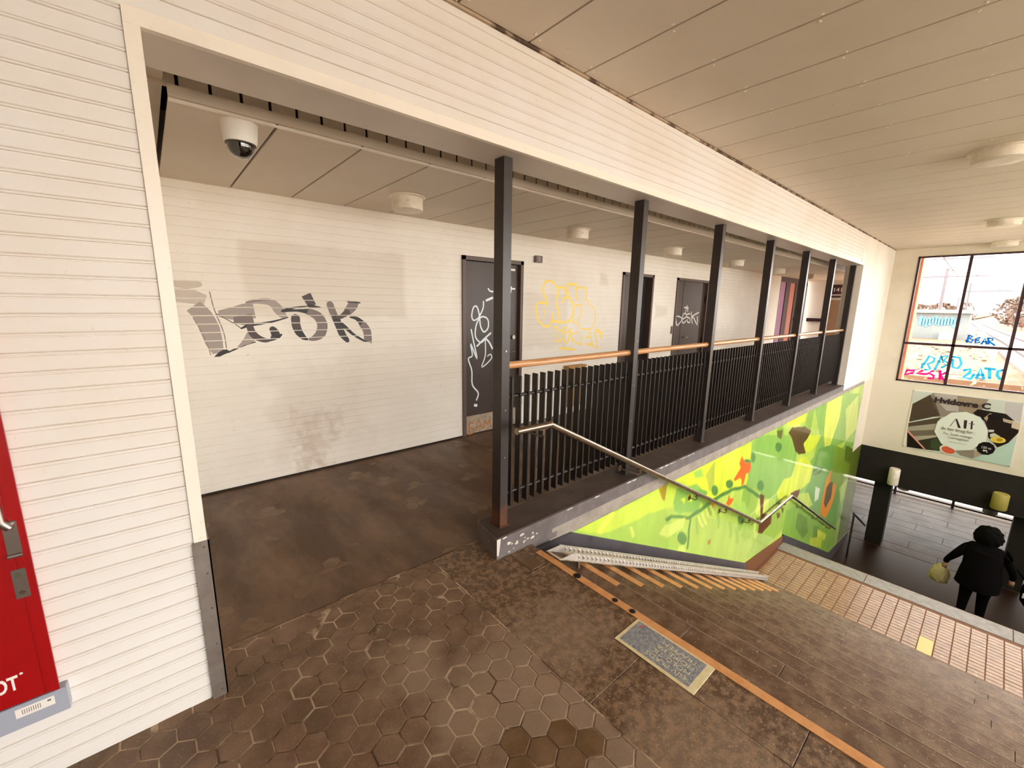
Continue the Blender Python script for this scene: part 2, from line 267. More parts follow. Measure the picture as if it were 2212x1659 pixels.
MURAL_SHAPES = [['c8e04a',[[2.255,-0.065],[2.81,-0.081],[3.447,-0.068],[3.989,-0.087],[4.052,-0.415],[3.316,-0.277],[2.92,-0.262],[2.57,-0.22]]],['d9ea3c',[[3.698,-0.064],[4.595,-0.06],[5.583,-0.074],[5.688,-0.219],[5.558,-0.373],[5.701,-0.649],[5.524,-0.649],[4.768,-0.582],[4.567,-0.52],[4.199,-0.314],[3.913,-0.152]]],['b9c948',[[4.381,-0.187],[4.579,-0.088],[4.629,-0.395],[4.523,-0.43]]],['8fc054',[[5.615,-0.08],[5.876,-0.035],[7.08,-0.27],[7.365,-0.444],[7.65,-0.688],[7.625,-0.837],[7.543,-1.066],[7.131,-1.001],[6.887,-1.096],[6.856,-1.22],[6.364,-1.083],[6.086,-0.863],[5.608,-0.635],[5.667,-0.538],[5.674,-0.364]]],['8fc054',[[8.245,0.006],[9.184,0.042],[10.391,-0.052],[11.768,-0.227],[12.168,-1.395],[11.316,-1.654],[10.167,-1.65],[9.72,-1.862],[8.114,-1.517],[7.785,-1.144],[8.752,-0.988],[8.819,-0.565]]],['d9ea3c',[[8.091,-0.82],[7.712,-0.827],[7.536,-1.049],[7.171,-0.996],[6.9,-1.129],[6.983,-1.243],[7.451,-1.481],[7.894,-1.454],[8.394,-1.465],[8.932,-1.456],[9.102,-1.339],[8.662,-1.14],[8.212,-0.864]]],['d9ea3c',[[8.964,-0.638],[8.897,-0.728],[8.61,-0.821],[8.186,-0.809],[7.994,-0.718],[7.957,-0.536],[8.07,-0.463]]],['d9ea3c',[[7.041,0.064],[7.842,-0.038],[7.834,-0.193],[7.053,-0.13],[6.721,0.023]]],['e2ee5a',[[9.033,-0.052],[10.143,-0.052],[10.188,-0.503],[9.792,-1.004],[9.599,-1.248],[9.151,-0.628]]],['cde26a',[[10.629,-0.41],[11.629,-0.244],[12.093,-1.078],[11.144,-1.185]]],['c9e84e',[[10.35,-1.142],[11.228,-1.205],[10.836,-1.328],[10.323,-1.333]]],['74ab4a',[[8.99,-0.904],[8.788,-1.172],[8.705,-1.448],[8.47,-1.626],[9.017,-2.083],[9.749,-2.579],[10.474,-2.936],[11.548,-3.363],[11.917,-3.022],[11.093,-2.104],[10.606,-1.56],[11.141,-1.437],[9.926,-1.014]]],['c6df4e',[[8.349,-1.59],[8.698,-1.658],[9.179,-2.061],[8.995,-2.039],[8.546,-1.789]]],['a5cc52',[[6.508,-1.503],[7.222,-1.44],[8.246,-1.696],[10.246,-2.772],[9.24,-2.538],[8.352,-2.044],[7.424,-1.954],[6.316,-1.988],[5.93,-1.814]]],['8ebd42',[[7.511,-1.628],[8.108,-1.721],[9.083,-2.217],[10.331,-2.928],[11.552,-3.504],[11.147,-3.881],[9.514,-3.095],[7.454,-2.03]]],['6f9a34',[[8.237,-1.9],[8.923,-2.238],[9.156,-2.604],[8.834,-2.636],[8.206,-2.169]]],['6f9a34',[[9.508,-2.594],[9.998,-2.809],[9.998,-3.057],[9.578,-2.979]]],['dbe84a',[[9.865,-2.802],[10.806,-3.273],[10.716,-3.372],[9.998,-3.057]]],['c8da3c',[[9.381,-2.824],[10.476,-3.194],[10.478,-3.455],[9.477,-3.02]]],['8fc054',[[3.714,-0.308],[3.77,-0.17],[4.183,-0.237],[4.457,-0.432],[4.339,-0.483],[4.279,-0.603],[4.016,-0.495],[3.88,-0.481],[3.756,-0.4]]],['d9ea3c',[[3.85,-0.311],[3.965,-0.326],[3.959,-0.395]]],['d9ea3c',[[3.999,-0.306],[4.122,-0.333],[4.12,-0.425],[4.032,-0.377]]],['9fcf58',[[4.091,-0.08],[4.255,-0.092],[4.341,-0.197],[4.148,-0.166]]],['a9d35c',[[5.315,-0.811],[5.622,-0.881],[5.838,-1.094],[5.612,-1.15],[5.4,-1.013]]],['588f3e',[[3.633,-0.48],[3.723,-0.466],[3.886,-0.532],[4.111,-0.619],[4.391,-0.613],[4.587,-0.599],[4.795,-0.597],[5.145,-0.61],[5.59,-0.692],[5.85,-0.841],[6.206,-1.029],[6.27,-1.005],[5.912,-0.818],[5.585,-0.643],[5.093,-0.553],[4.734,-0.542],[4.525,-0.545],[4.331,-0.561],[4.077,-0.569],[3.886,-0.494],[3.698,-0.422],[3.584,-0.435]]],['588f3e',[[4.107,-0.607],[4.101,-0.732],[4.106,-0.862],[4.105,-0.959],[4.149,-0.979],[4.15,-0.881],[4.145,-0.75],[4.15,-0.625]]],['588f3e',[[4.761,-0.478],[4.757,-0.509],[4.728,-0.524],[4.682,-0.519],[4.632,-0.496],[4.592,-0.46],[4.571,-0.422],[4.576,-0.392],[4.604,-0.376],[4.649,-0.38],[4.698,-0.403],[4.74,-0.439]]],['588f3e',[[5.18,-0.516],[5.173,-0.542],[5.137,-0.553],[5.083,-0.545],[5.025,-0.521],[4.979,-0.487],[4.956,-0.453],[4.963,-0.427],[4.997,-0.416],[5.05,-0.423],[5.109,-0.447],[5.156,-0.481]]],['588f3e',[[6.288,-0.853],[6.286,-0.893],[6.247,-0.912],[6.183,-0.905],[6.112,-0.873],[6.053,-0.827],[6.022,-0.777],[6.025,-0.738],[6.061,-0.719],[6.123,-0.726],[6.194,-0.756],[6.254,-0.802]]],['588f3e',[[6.839,-0.405],[6.834,-0.441],[6.79,-0.458],[6.719,-0.452],[6.64,-0.425],[6.576,-0.384],[6.542,-0.341],[6.547,-0.307],[6.589,-0.29],[6.658,-0.294],[6.736,-0.32],[6.803,-0.361]]],['588f3e',[[5.81,-0.321],[5.813,-0.361],[5.793,-0.385],[5.757,-0.387],[5.714,-0.366],[5.675,-0.328],[5.652,-0.285],[5.649,-0.246],[5.668,-0.222],[5.704,-0.22],[5.747,-0.24],[5.786,-0.277]]],['588f3e',[[4.093,-0.826],[4.086,-0.862],[4.051,-0.877],[3.999,-0.867],[3.943,-0.835],[3.899,-0.79],[3.877,-0.745],[3.884,-0.71],[3.917,-0.695],[3.968,-0.704],[4.024,-0.735],[4.07,-0.78]]],['588f3e',[[5.682,-0.354],[5.669,-0.367],[5.621,-0.367],[5.552,-0.354],[5.482,-0.333],[5.429,-0.308],[5.406,-0.287],[5.419,-0.275],[5.464,-0.274],[5.531,-0.286],[5.602,-0.307],[5.658,-0.332]]],['588f3e',[[5.687,-1.163],[5.684,-1.197],[5.651,-1.212],[5.597,-1.202],[5.539,-1.172],[5.491,-1.13],[5.466,-1.086],[5.469,-1.053],[5.501,-1.039],[5.552,-1.047],[5.611,-1.075],[5.66,-1.118]]],['74ab4a',[[4.478,-0.428],[4.465,-0.445],[4.417,-0.447],[4.349,-0.432],[4.28,-0.406],[4.228,-0.375],[4.206,-0.347],[4.219,-0.33],[4.264,-0.328],[4.329,-0.341],[4.399,-0.367],[4.454,-0.399]]],['dfe96c',[[4.452,-0.61],[4.576,-0.763],[4.624,-0.77],[4.499,-0.616]]],['dfe96c',[[4.368,-0.626],[4.524,-0.834],[4.573,-0.843],[4.415,-0.633]]],['dfe96c',[[4.566,-0.614],[4.688,-0.745],[4.736,-0.749],[4.612,-0.618]]],['dfe96c',[[4.287,-0.643],[4.433,-0.825],[4.48,-0.832],[4.332,-0.648]]],['dfe96c',[[4.661,-0.618],[4.779,-0.719],[4.822,-0.718],[4.702,-0.616]]],['cde26a',[[3.495,-0.564],[3.6,-0.503],[4.014,-0.561],[3.968,-0.668],[3.655,-0.657]]],['e3ee55',[[2.692,-0.046],[2.597,-0.123],[2.521,-0.177],[2.575,-0.22],[2.652,-0.165],[2.751,-0.087]]],['cfe06a',[[2.97,-0.294],[3.02,-0.312],[3.082,-0.425],[3.033,-0.422]]],['a88f1e',[[3.405,-0.059],[3.563,-0.062],[3.559,-0.244],[3.511,-0.213]]],['ff6a1c',[[5.348,-0.196],[5.445,-0.284],[5.518,-0.339],[5.657,-0.36],[5.711,-0.436],[5.655,-0.497],[5.562,-0.485],[5.516,-0.622],[5.444,-0.62],[5.43,-0.524],[5.361,-0.481],[5.229,-0.5],[5.179,-0.462],[5.305,-0.382],[5.35,-0.346],[5.291,-0.283]]],['ff6a1c',[[5.074,-0.61],[5.135,-0.694],[5.267,-0.734],[5.222,-0.769],[5.149,-0.795],[5.029,-0.732],[5.068,-0.685]]],['ff6a1c',[[4.578,-0.568],[4.707,-0.625],[4.665,-0.646]]],['5c4a1c',[[7.357,-0.324],[7.909,-0.432],[7.904,-0.525],[7.683,-0.556],[7.878,-0.676],[7.753,-0.711],[7.535,-0.631],[7.365,-0.444]]],['5a4518',[[7.059,-0.228],[7.212,-0.171],[7.875,-0.279],[8.291,-0.436],[8.158,-0.52],[7.936,-0.583],[8.162,-0.796],[7.761,-0.732],[7.363,-0.438]]],['6d7030',[[6.515,-0.101],[6.781,-0.128],[6.771,-0.267],[6.586,-0.207]]],['f0981f',[[10.471,-1.578],[10.738,-1.654],[11.0,-2.078],[10.96,-2.388],[10.796,-2.616],[10.444,-2.756],[9.893,-2.488],[9.842,-2.152],[9.949,-1.75],[10.161,-1.649]]],['5a5028',[[10.368,-1.884],[10.582,-2.004],[10.644,-2.356],[10.286,-2.474],[10.053,-2.298],[10.067,-1.961]]],['dcecc8',[[9.163,-1.684],[9.542,-1.83],[9.539,-2.059],[9.274,-2.015]]],['5b6a45',[[8.842,-1.335],[9.164,-1.312],[9.451,-1.393],[9.238,-1.418],[8.869,-1.356],[8.912,-1.391],[9.307,-1.457],[9.548,-1.413],[9.111,-1.276],[8.768,-1.298]]],['6e3d12',[[6.18,-0.945],[6.376,-1.017],[6.377,-1.172],[6.406,-1.309],[6.837,-1.483],[6.849,-1.623],[6.627,-1.634],[6.492,-1.666],[6.283,-1.567],[6.217,-1.415],[6.365,-1.396],[6.252,-1.16]]],['6e3d12',[[7.622,-1.357],[8.126,-1.431],[8.126,-1.54],[7.949,-1.579],[7.721,-1.484]]],['7a5a1c',[[7.042,-1.505],[7.237,-1.585],[7.224,-1.66],[7.113,-1.637]]],['7a5a1c',[[7.212,-1.468],[7.389,-1.54],[7.358,-1.626]]],['b08a20',[[4.63,-1.053],[4.717,-1.074],[4.706,-1.129],[4.634,-1.118]]],['86a82c',[[10.189,-1.089],[12.244,-1.718],[12.333,-2.289],[11.334,-2.324],[10.307,-1.892]]],['5d7a10',[[11.226,-1.309],[12.365,-1.668],[12.288,-2.001],[11.344,-1.697]]],['9cc54e',[[4.779,-0.759],[4.848,-0.922],[4.85,-0.991],[4.921,-1.02],[4.918,-0.945],[4.847,-0.778]]],['9cc54e',[[5.172,-1.012],[5.251,-1.189],[5.255,-1.264],[5.335,-1.297],[5.33,-1.216],[5.248,-1.035]]],['9cc54e',[[5.407,-1.17],[5.492,-1.355],[5.497,-1.434],[5.583,-1.47],[5.576,-1.386],[5.488,-1.195]]],['9cc54e',[[4.24,-0.645],[4.296,-0.794],[4.296,-0.858],[4.357,-0.883],[4.355,-0.814],[4.298,-0.662]]],['9cc54e',[[6.099,-1.237],[6.204,-1.44],[6.212,-1.525],[6.314,-1.566],[6.304,-1.474],[6.194,-1.265]]]]
TAG_STROKES = [[[[0.152,1.694],[0.247,1.69],[0.327,1.693]],[0.0428,0.0664,0.045],'c9bcab'],[[[0.168,1.607],[0.265,1.602],[0.356,1.571]],[0.1008,0.1113,0.0839],'c6b9a9'],[[[0.277,1.529],[0.331,1.455],[0.363,1.353],[0.381,1.25],[0.401,1.162]],[0.1133,0.1232,0.1328,0.1188,0.0719],'a3958b'],[[[0.39,1.638],[0.401,1.538],[0.418,1.454],[0.442,1.368],[0.456,1.281],[0.458,1.185]],[0.0065,0.007,0.007,0.007,0.007,0.007],'7a6c66'],[[[0.268,1.438],[0.306,1.338],[0.332,1.252],[0.35,1.148]],[0.006,0.006,0.0059,0.006],'8a7c74'],[[[0.43,1.471],[0.517,1.471],[0.609,1.488],[0.679,1.497]],[0.0469,0.0969,0.1245,0.127],'a3958b'],[[[0.527,1.419],[0.603,1.418],[0.665,1.426]],[0.0485,0.083,0.0925],'7a6a64'],[[[0.622,1.558],[0.725,1.573],[0.812,1.561],[0.857,1.507],[0.887,1.461],[0.919,1.433]],[0.0165,0.042,0.0605,0.0795,0.0625,0.018],'a3958b'],[[[0.631,1.563],[0.717,1.578],[0.806,1.584]],[0.0065,0.0069,0.007],'6a5a56'],[[[0.416,1.471],[0.484,1.424],[0.539,1.384],[0.577,1.348]],[0.0075,0.007,0.0075,0.0075],'6a5c56'],[[[0.574,1.352],[0.638,1.378],[0.725,1.389],[0.816,1.406],[0.928,1.438]],[0.0115,0.0285,0.0185,0.0155,0.0075],'1c1110'],[[[0.369,1.125],[0.407,1.148],[0.445,1.168],[0.475,1.166]],[0.005,0.032,0.0364,0.0159],'1c1110'],[[[0.467,1.162],[0.521,1.186],[0.585,1.214],[0.665,1.237]],[0.011,0.0135,0.0114,0.0085],'1c1110'],[[[0.635,1.346],[0.622,1.293],[0.579,1.232],[0.537,1.198]],[0.025,0.0419,0.033,0.0115],'a3958b'],[[[0.669,1.291],[0.626,1.248],[0.585,1.223]],[0.051,0.042,0.017],'a3958b'],[[[0.636,1.364],[0.651,1.31],[0.684,1.273],[0.738,1.248],[0.787,1.252]],[0.05,0.056,0.0515,0.0385,0.019],'463532'],[[[0.787,1.252],[0.819,1.286],[0.813,1.319],[0.802,1.338]],[0.0265,0.0705,0.062,0.053],'2e1e1c'],[[[0.787,1.252],[0.839,1.271],[0.866,1.294]],[0.0125,0.0265,0.0125],'1c1110'],[[[1.087,1.636],[1.111,1.585],[1.135,1.537]],[0.0836,0.0751,0.0661],'463532'],[[[1.103,1.542],[1.148,1.533],[1.199,1.528]],[0.028,0.0215,0.0075],'1c1110'],[[[0.886,1.493],[0.942,1.512],[1.013,1.527],[1.103,1.537]],[0.019,0.0235,0.0125,0.0075],'1c1110'],[[[0.89,1.493],[1.002,1.498],[1.09,1.489]],[0.023,0.0196,0.047],'1c1110'],[[[1.09,1.489],[1.17,1.45],[1.208,1.372],[1.188,1.293],[1.139,1.255],[1.082,1.24]],[0.0561,0.0806,0.0896,0.0881,0.0576,0.0155],'7a6a64'],[[[0.987,1.432],[0.988,1.366],[1.006,1.308]],[0.0731,0.0701,0.0651],'463532'],[[[1.006,1.308],[1.038,1.264],[1.073,1.24]],[0.0631,0.0471,0.013],'1c1110'],[[[1.286,1.554],[1.306,1.49],[1.331,1.42]],[0.0611,0.0615,0.0605],'7a6a64'],[[[1.332,1.43],[1.357,1.349],[1.383,1.277],[1.425,1.218]],[0.0706,0.0646,0.0616,0.0415],'2e1e1c'],[[[1.502,1.587],[1.49,1.541],[1.435,1.48]],[0.1036,0.0931,0.0716],'7a6a64'],[[[1.435,1.48],[1.383,1.444],[1.322,1.42]],[0.0615,0.0401,0.0295],'463532'],[[[1.446,1.581],[1.564,1.572]],[0.012,0.0125],'1c1110'],[[[1.331,1.41],[1.407,1.348],[1.485,1.273],[1.588,1.206]],[0.0401,0.035,0.0255,0.0175],'1c1110'],[[[1.463,1.437],[1.525,1.423],[1.575,1.376]],[0.0125,0.0355,0.06],'1c1110'],[[[1.575,1.376],[1.62,1.301],[1.626,1.194]],[0.064,0.0781,0.0761],'7a6a64'],[[[1.588,1.206],[1.659,1.187]],[0.0105,0.011],'1c1110']]
YELLOW_STROKES = [[[[4.102,1.581],[4.098,1.651],[4.045,1.72],[4.023,1.788],[4.049,1.864],[4.127,1.902],[4.21,1.885],[4.296,1.826],[4.319,1.798],[4.302,1.712],[4.296,1.627],[4.322,1.541],[4.348,1.454],[4.363,1.366]],[0.0335,0.0339,0.0335,0.0331,0.0329,0.0333,0.0339,0.0343,0.0343,0.0343,0.0349,0.0349,0.0359,0.0364],'ffe06a'],[[[4.101,1.588],[4.01,1.615],[3.932,1.593],[3.905,1.552],[3.907,1.483],[3.939,1.406],[4.012,1.335],[4.104,1.29],[4.175,1.311],[4.214,1.375],[4.225,1.476]],[0.0339,0.0335,0.0325,0.0331,0.0331,0.0335,0.0335,0.0339,0.0349,0.0349,0.0349],'ffe06a'],[[[4.214,1.375],[4.299,1.359],[4.386,1.343],[4.496,1.342],[4.583,1.378],[4.637,1.438],[4.655,1.513],[4.638,1.588],[4.588,1.661],[4.529,1.711],[4.503,1.783],[4.498,1.87]],[0.0349,0.0354,0.0358,0.0368,0.0372,0.0368,0.0372,0.0372,0.0368,0.0362,0.0358,0.0357],'ffe06a'],[[[4.498,1.87],[4.688,1.87]],[0.0392,0.0401],'ffe06a'],[[[4.688,1.87],[4.708,1.738],[4.72,1.656]],[0.0274,0.0278,0.0278],'ffe06a'],[[[4.339,1.82],[4.424,1.824],[4.47,1.775],[4.497,1.696],[4.433,1.672],[4.413,1.629]],[0.0343,0.0354,0.0358,0.0364,0.0353,0.0364],'ffe06a'],[[[4.049,1.518],[4.068,1.426]],[0.0237,0.0237],'ffe06a'],[[[4.47,1.782],[4.53,1.696]],[0.0445,0.0449],'ffe06a'],[[[4.714,1.827],[4.914,1.827],[4.913,1.682]],[0.0239,0.0249,0.0243],'ffe06a'],[[[4.902,1.667],[4.976,1.653],[4.992,1.599],[5.094,1.562],[5.152,1.475],[5.149,1.356],[5.082,1.246],[4.947,1.233],[4.836,1.252],[4.773,1.315],[4.654,1.34],[4.649,1.415]],[0.021,0.0215,0.0215,0.0225,0.0218,0.0219,0.0225,0.0214,0.0221,0.021,0.021,0.0205],'ffe06a'],[[[4.696,1.581],[4.824,1.59]],[0.0337,0.0347],'ffe06a'],[[[4.814,1.559],[4.825,1.498],[4.817,1.445],[4.769,1.361],[4.713,1.323],[4.641,1.362]],[0.0229,0.0225,0.0231,0.0235,0.0225,0.0225],'ffe06a'],[[[4.271,1.294],[4.297,1.198],[4.335,1.078],[4.443,1.111],[4.45,1.179],[4.392,1.24],[4.282,1.287]],[0.0265,0.0266,0.027,0.027,0.0276,0.027,0.0266],'ffe06a'],[[[4.46,1.193],[4.56,1.213],[4.557,1.258],[4.489,1.267],[4.453,1.216],[4.465,1.118],[4.513,1.048],[4.567,1.099],[4.582,1.212]],[0.0274,0.028,0.0274,0.0274,0.028,0.0276,0.028,0.028,0.0284],'ffe06a'],[[[4.603,1.25],[4.649,1.065]],[0.0227,0.0231],'ffe06a'],[[[4.792,1.198],[4.631,1.173],[4.682,1.086],[4.842,1.009],[4.85,1.142]],[0.025,0.0245,0.025,0.0256,0.0254],'ffe06a'],[[[4.961,1.122],[5.054,1.127],[5.049,1.191]],[0.0299,0.0303,0.0303],'ffe06a'],[[[5.037,1.191],[5.115,0.995]],[0.0253,0.0268],'ffe06a'],[[[4.976,1.01],[5.115,0.995]],[0.044,0.0448],'ffe06a'],[[[5.103,0.996],[5.262,0.947],[5.163,1.196],[5.252,1.209]],[0.0225,0.0229,0.0225,0.0229],'ffe06a'],[[[5.214,1.202],[5.294,1.184],[5.327,1.109]],[0.0619,0.063,0.0634],'ffe06a'],[[[4.395,0.978],[4.495,0.973],[4.703,0.946]],[0.0329,0.034,0.0354],'ffe06a']]
DOOR_STROKES = [[[[3.061,1.609],[3.053,1.526],[2.984,1.416],[2.916,1.39],[2.89,1.444],[2.916,1.539],[2.966,1.546],[3.001,1.444],[3.018,1.319],[3.071,1.248],[3.133,1.302],[3.124,1.401],[3.035,1.43],[2.967,1.361],[2.941,1.265],[2.95,1.182],[3.019,1.123],[3.072,1.149]],[0.0189,0.0179,0.0179,0.0185,0.0183,0.0179,0.0183,0.0189,0.0189,0.0193,0.0193,0.0189,0.0189,0.0179,0.0183,0.0185,0.0189,0.0189],'e6eef0'],[[[2.967,1.083],[3.072,1.163],[3.17,1.23]],[0.0219,0.0224,0.0224],'e6eef0'],[[[3.089,1.176],[3.091,0.962],[3.038,0.821],[3.182,0.912],[3.172,0.971],[3.127,0.952]],[0.0159,0.0165,0.0159,0.0164,0.0164,0.0159],'e6eef0'],[[[3.107,1.161],[3.153,1.116],[3.199,1.042]],[0.0228,0.0224,0.0228],'e6eef0'],[[[2.882,1.281],[2.915,1.141],[2.967,0.927],[2.873,1.115],[2.898,0.974],[2.839,0.936],[2.889,0.791],[2.897,0.618],[2.985,0.506],[2.959,0.421]],[0.0185,0.0183,0.0189,0.0179,0.0189,0.0179,0.0189,0.0189,0.02,0.0195],'e6eef0'],[[[2.936,0.358],[2.957,0.352]],[0.0361,0.0361],'e6eef0'],[[[3.13,1.761],[3.157,1.735],[3.201,1.729]],[0.0183,0.0189,0.0188],'e6eef0'],[[[3.105,1.623],[3.193,1.655]],[0.0278,0.0287],'e6eef0'],[[[3.44,1.843],[3.489,1.781],[3.551,1.773]],[0.0198,0.0198,0.0202],'e6eef0'],[[[3.492,1.791],[3.482,1.731]],[0.0237,0.0233],'e6eef0'],[[[3.451,1.543],[3.467,1.54]],[0.0371,0.0361],'e6eef0']]
PLATE_STROKES = [[[[2.898,0.138],[2.841,0.148],[2.841,0.094],[2.907,0.062],[2.898,0.012],[2.828,0.006]],[0.013,0.0125,0.0127,0.0131,0.013,0.0125],'b06a1e'],[[[2.846,0.159],[2.837,0.027]],[0.0125,0.013],'b06a1e'],[[[2.939,0.038],[2.978,0.159],[3.042,0.049]],[0.0131,0.0135,0.0135],'b06a1e'],[[[2.952,0.078],[3.024,0.086]],[0.0131,0.0131],'b06a1e'],[[[3.06,0.046],[3.078,0.142],[3.125,0.08],[3.153,0.145],[3.172,0.041]],[0.0136,0.0135,0.0135,0.0141,0.0141],'b06a1e']]
DOOR3_STROKES = [[[[7.553,1.209],[7.591,1.326],[7.682,1.229],[7.606,1.407],[7.818,1.383],[7.817,1.309],[7.695,1.236]],[0.0272,0.027,0.0277,0.0272,0.0279,0.0281,0.0275],'d2cfc6'],[[[7.839,1.353],[8.001,1.389],[7.988,1.457],[7.882,1.45],[7.857,1.338],[7.914,1.277],[8.014,1.321]],[0.0274,0.0277,0.0277,0.0281,0.0281,0.0284,0.0284],'d2cfc6'],[[[8.145,1.457],[8.022,1.442],[8.03,1.397],[8.162,1.365],[8.178,1.288],[8.081,1.297],[8.056,1.343]],[0.0288,0.0284,0.0289,0.0293,0.0288,0.0289,0.0289],'d2cfc6'],[[[8.194,1.487],[8.232,1.38],[8.277,1.271]],[0.0293,0.0293,0.0296],'d2cfc6'],[[[8.499,1.48],[8.235,1.403],[8.322,1.372],[8.501,1.228],[8.466,1.394]],[0.0303,0.0293,0.0305,0.03,0.0308],'d2cfc6'],[[[7.967,1.487],[8.004,1.615],[8.049,1.502]],[0.0277,0.0289,0.0282],'d2cfc6'],[[[7.904,1.577],[8.059,1.57]],[0.0281,0.0282],'d2cfc6']]
WINDOW_STROKES = [[[[0.457,1.098],[0.468,0.957]],[0.0341,0.0337],'1f6fb8'],[[[0.457,1.098],[0.404,1.083],[0.441,1.034],[0.388,1.019],[0.404,0.953],[0.485,0.984]],[0.0341,0.0335,0.0341,0.0331,0.0341,0.0341],'1f6fb8'],[[[0.301,1.062],[0.352,1.031],[0.346,0.948],[0.287,0.971]],[0.0331,0.0331,0.0331,0.0331],'1f6fb8'],[[[0.348,1.003],[0.306,1.012]],[0.0331,0.0338],'1f6fb8'],[[[0.257,0.937],[0.22,1.059],[0.19,0.942]],[0.0331,0.0331,0.0327],'1f6fb8'],[[[0.245,0.984],[0.197,0.987]],[0.0325,0.0327],'1f6fb8'],[[[0.184,1.061],[0.16,0.945]],[0.0328,0.0331],'1f6fb8'],[[[0.184,1.061],[0.122,1.056],[0.117,1.021],[0.162,0.999],[0.078,0.924]],[0.0328,0.0321,0.0325,0.0327,0.0321],'1f6fb8'],[[[1.296,0.254],[1.327,0.147],[1.2,0.205],[1.171,0.26],[1.296,0.254]],[0.0463,0.0474,0.0464,0.0463,0.0463],'e0208a'],[[[1.049,0.276],[1.126,0.205],[1.009,0.201],[0.962,0.217]],[0.0453,0.0457,0.0457,0.0453],'e0208a'],[[[0.88,0.288],[0.951,0.239],[0.852,0.192],[0.856,0.122],[0.92,0.123]],[0.0447,0.0453,0.0444,0.0447,0.0453],'e0208a'],[[[0.771,0.302],[0.752,0.127]],[0.0443,0.0444],'e0208a'],[[[0.66,0.297],[0.756,0.206],[0.656,0.082]],[0.0431,0.0441,0.0438],'e0208a'],[[[1.063,0.425],[1.066,0.344]],[0.0432,0.0438],'3fb6dc'],[[[1.042,0.427],[0.983,0.613],[0.892,0.563],[0.908,0.483],[0.986,0.434],[0.927,0.322],[1.01,0.301]],[0.0433,0.0431,0.0428,0.0432,0.0432,0.0432,0.0439],'3fb6dc'],[[[0.858,0.33],[0.791,0.632],[0.742,0.482],[0.829,0.511]],[0.0428,0.0418,0.0422,0.0428],'3fb6dc'],[[[0.802,0.612],[0.698,0.642],[0.75,0.54],[0.659,0.472],[0.755,0.383]],[0.0422,0.0418,0.0415,0.0412,0.0422],'3fb6dc'],[[[0.629,0.63],[0.522,0.622],[0.477,0.494],[0.514,0.393],[0.595,0.403],[0.62,0.573]],[0.0412,0.0412,0.0412,0.0406,0.0416,0.0412],'3fb6dc'],[[[0.419,0.367],[0.333,0.397],[0.334,0.321],[0.409,0.216],[0.302,0.193],[0.266,0.293]],[0.0526,0.0526,0.052,0.053,0.0524,0.0519],'3fb6dc'],[[[0.218,0.224],[0.193,0.434],[0.119,0.229]],[0.052,0.0513,0.052],'3fb6dc'],[[[0.215,0.29],[0.142,0.3]],[0.0514,0.051],'3fb6dc'],[[[0.126,0.442],[0.004,0.439]],[0.0509,0.0499],'3fb6dc'],[[[0.069,0.431],[0.042,0.249]],[0.0503,0.051],'3fb6dc'],[[[-0.116,0.436],[-0.049,0.409],[-0.051,0.318],[-0.097,0.251],[-0.142,0.267]],[0.0488,0.0499,0.0499,0.0499,0.0493],'3fb6dc']]
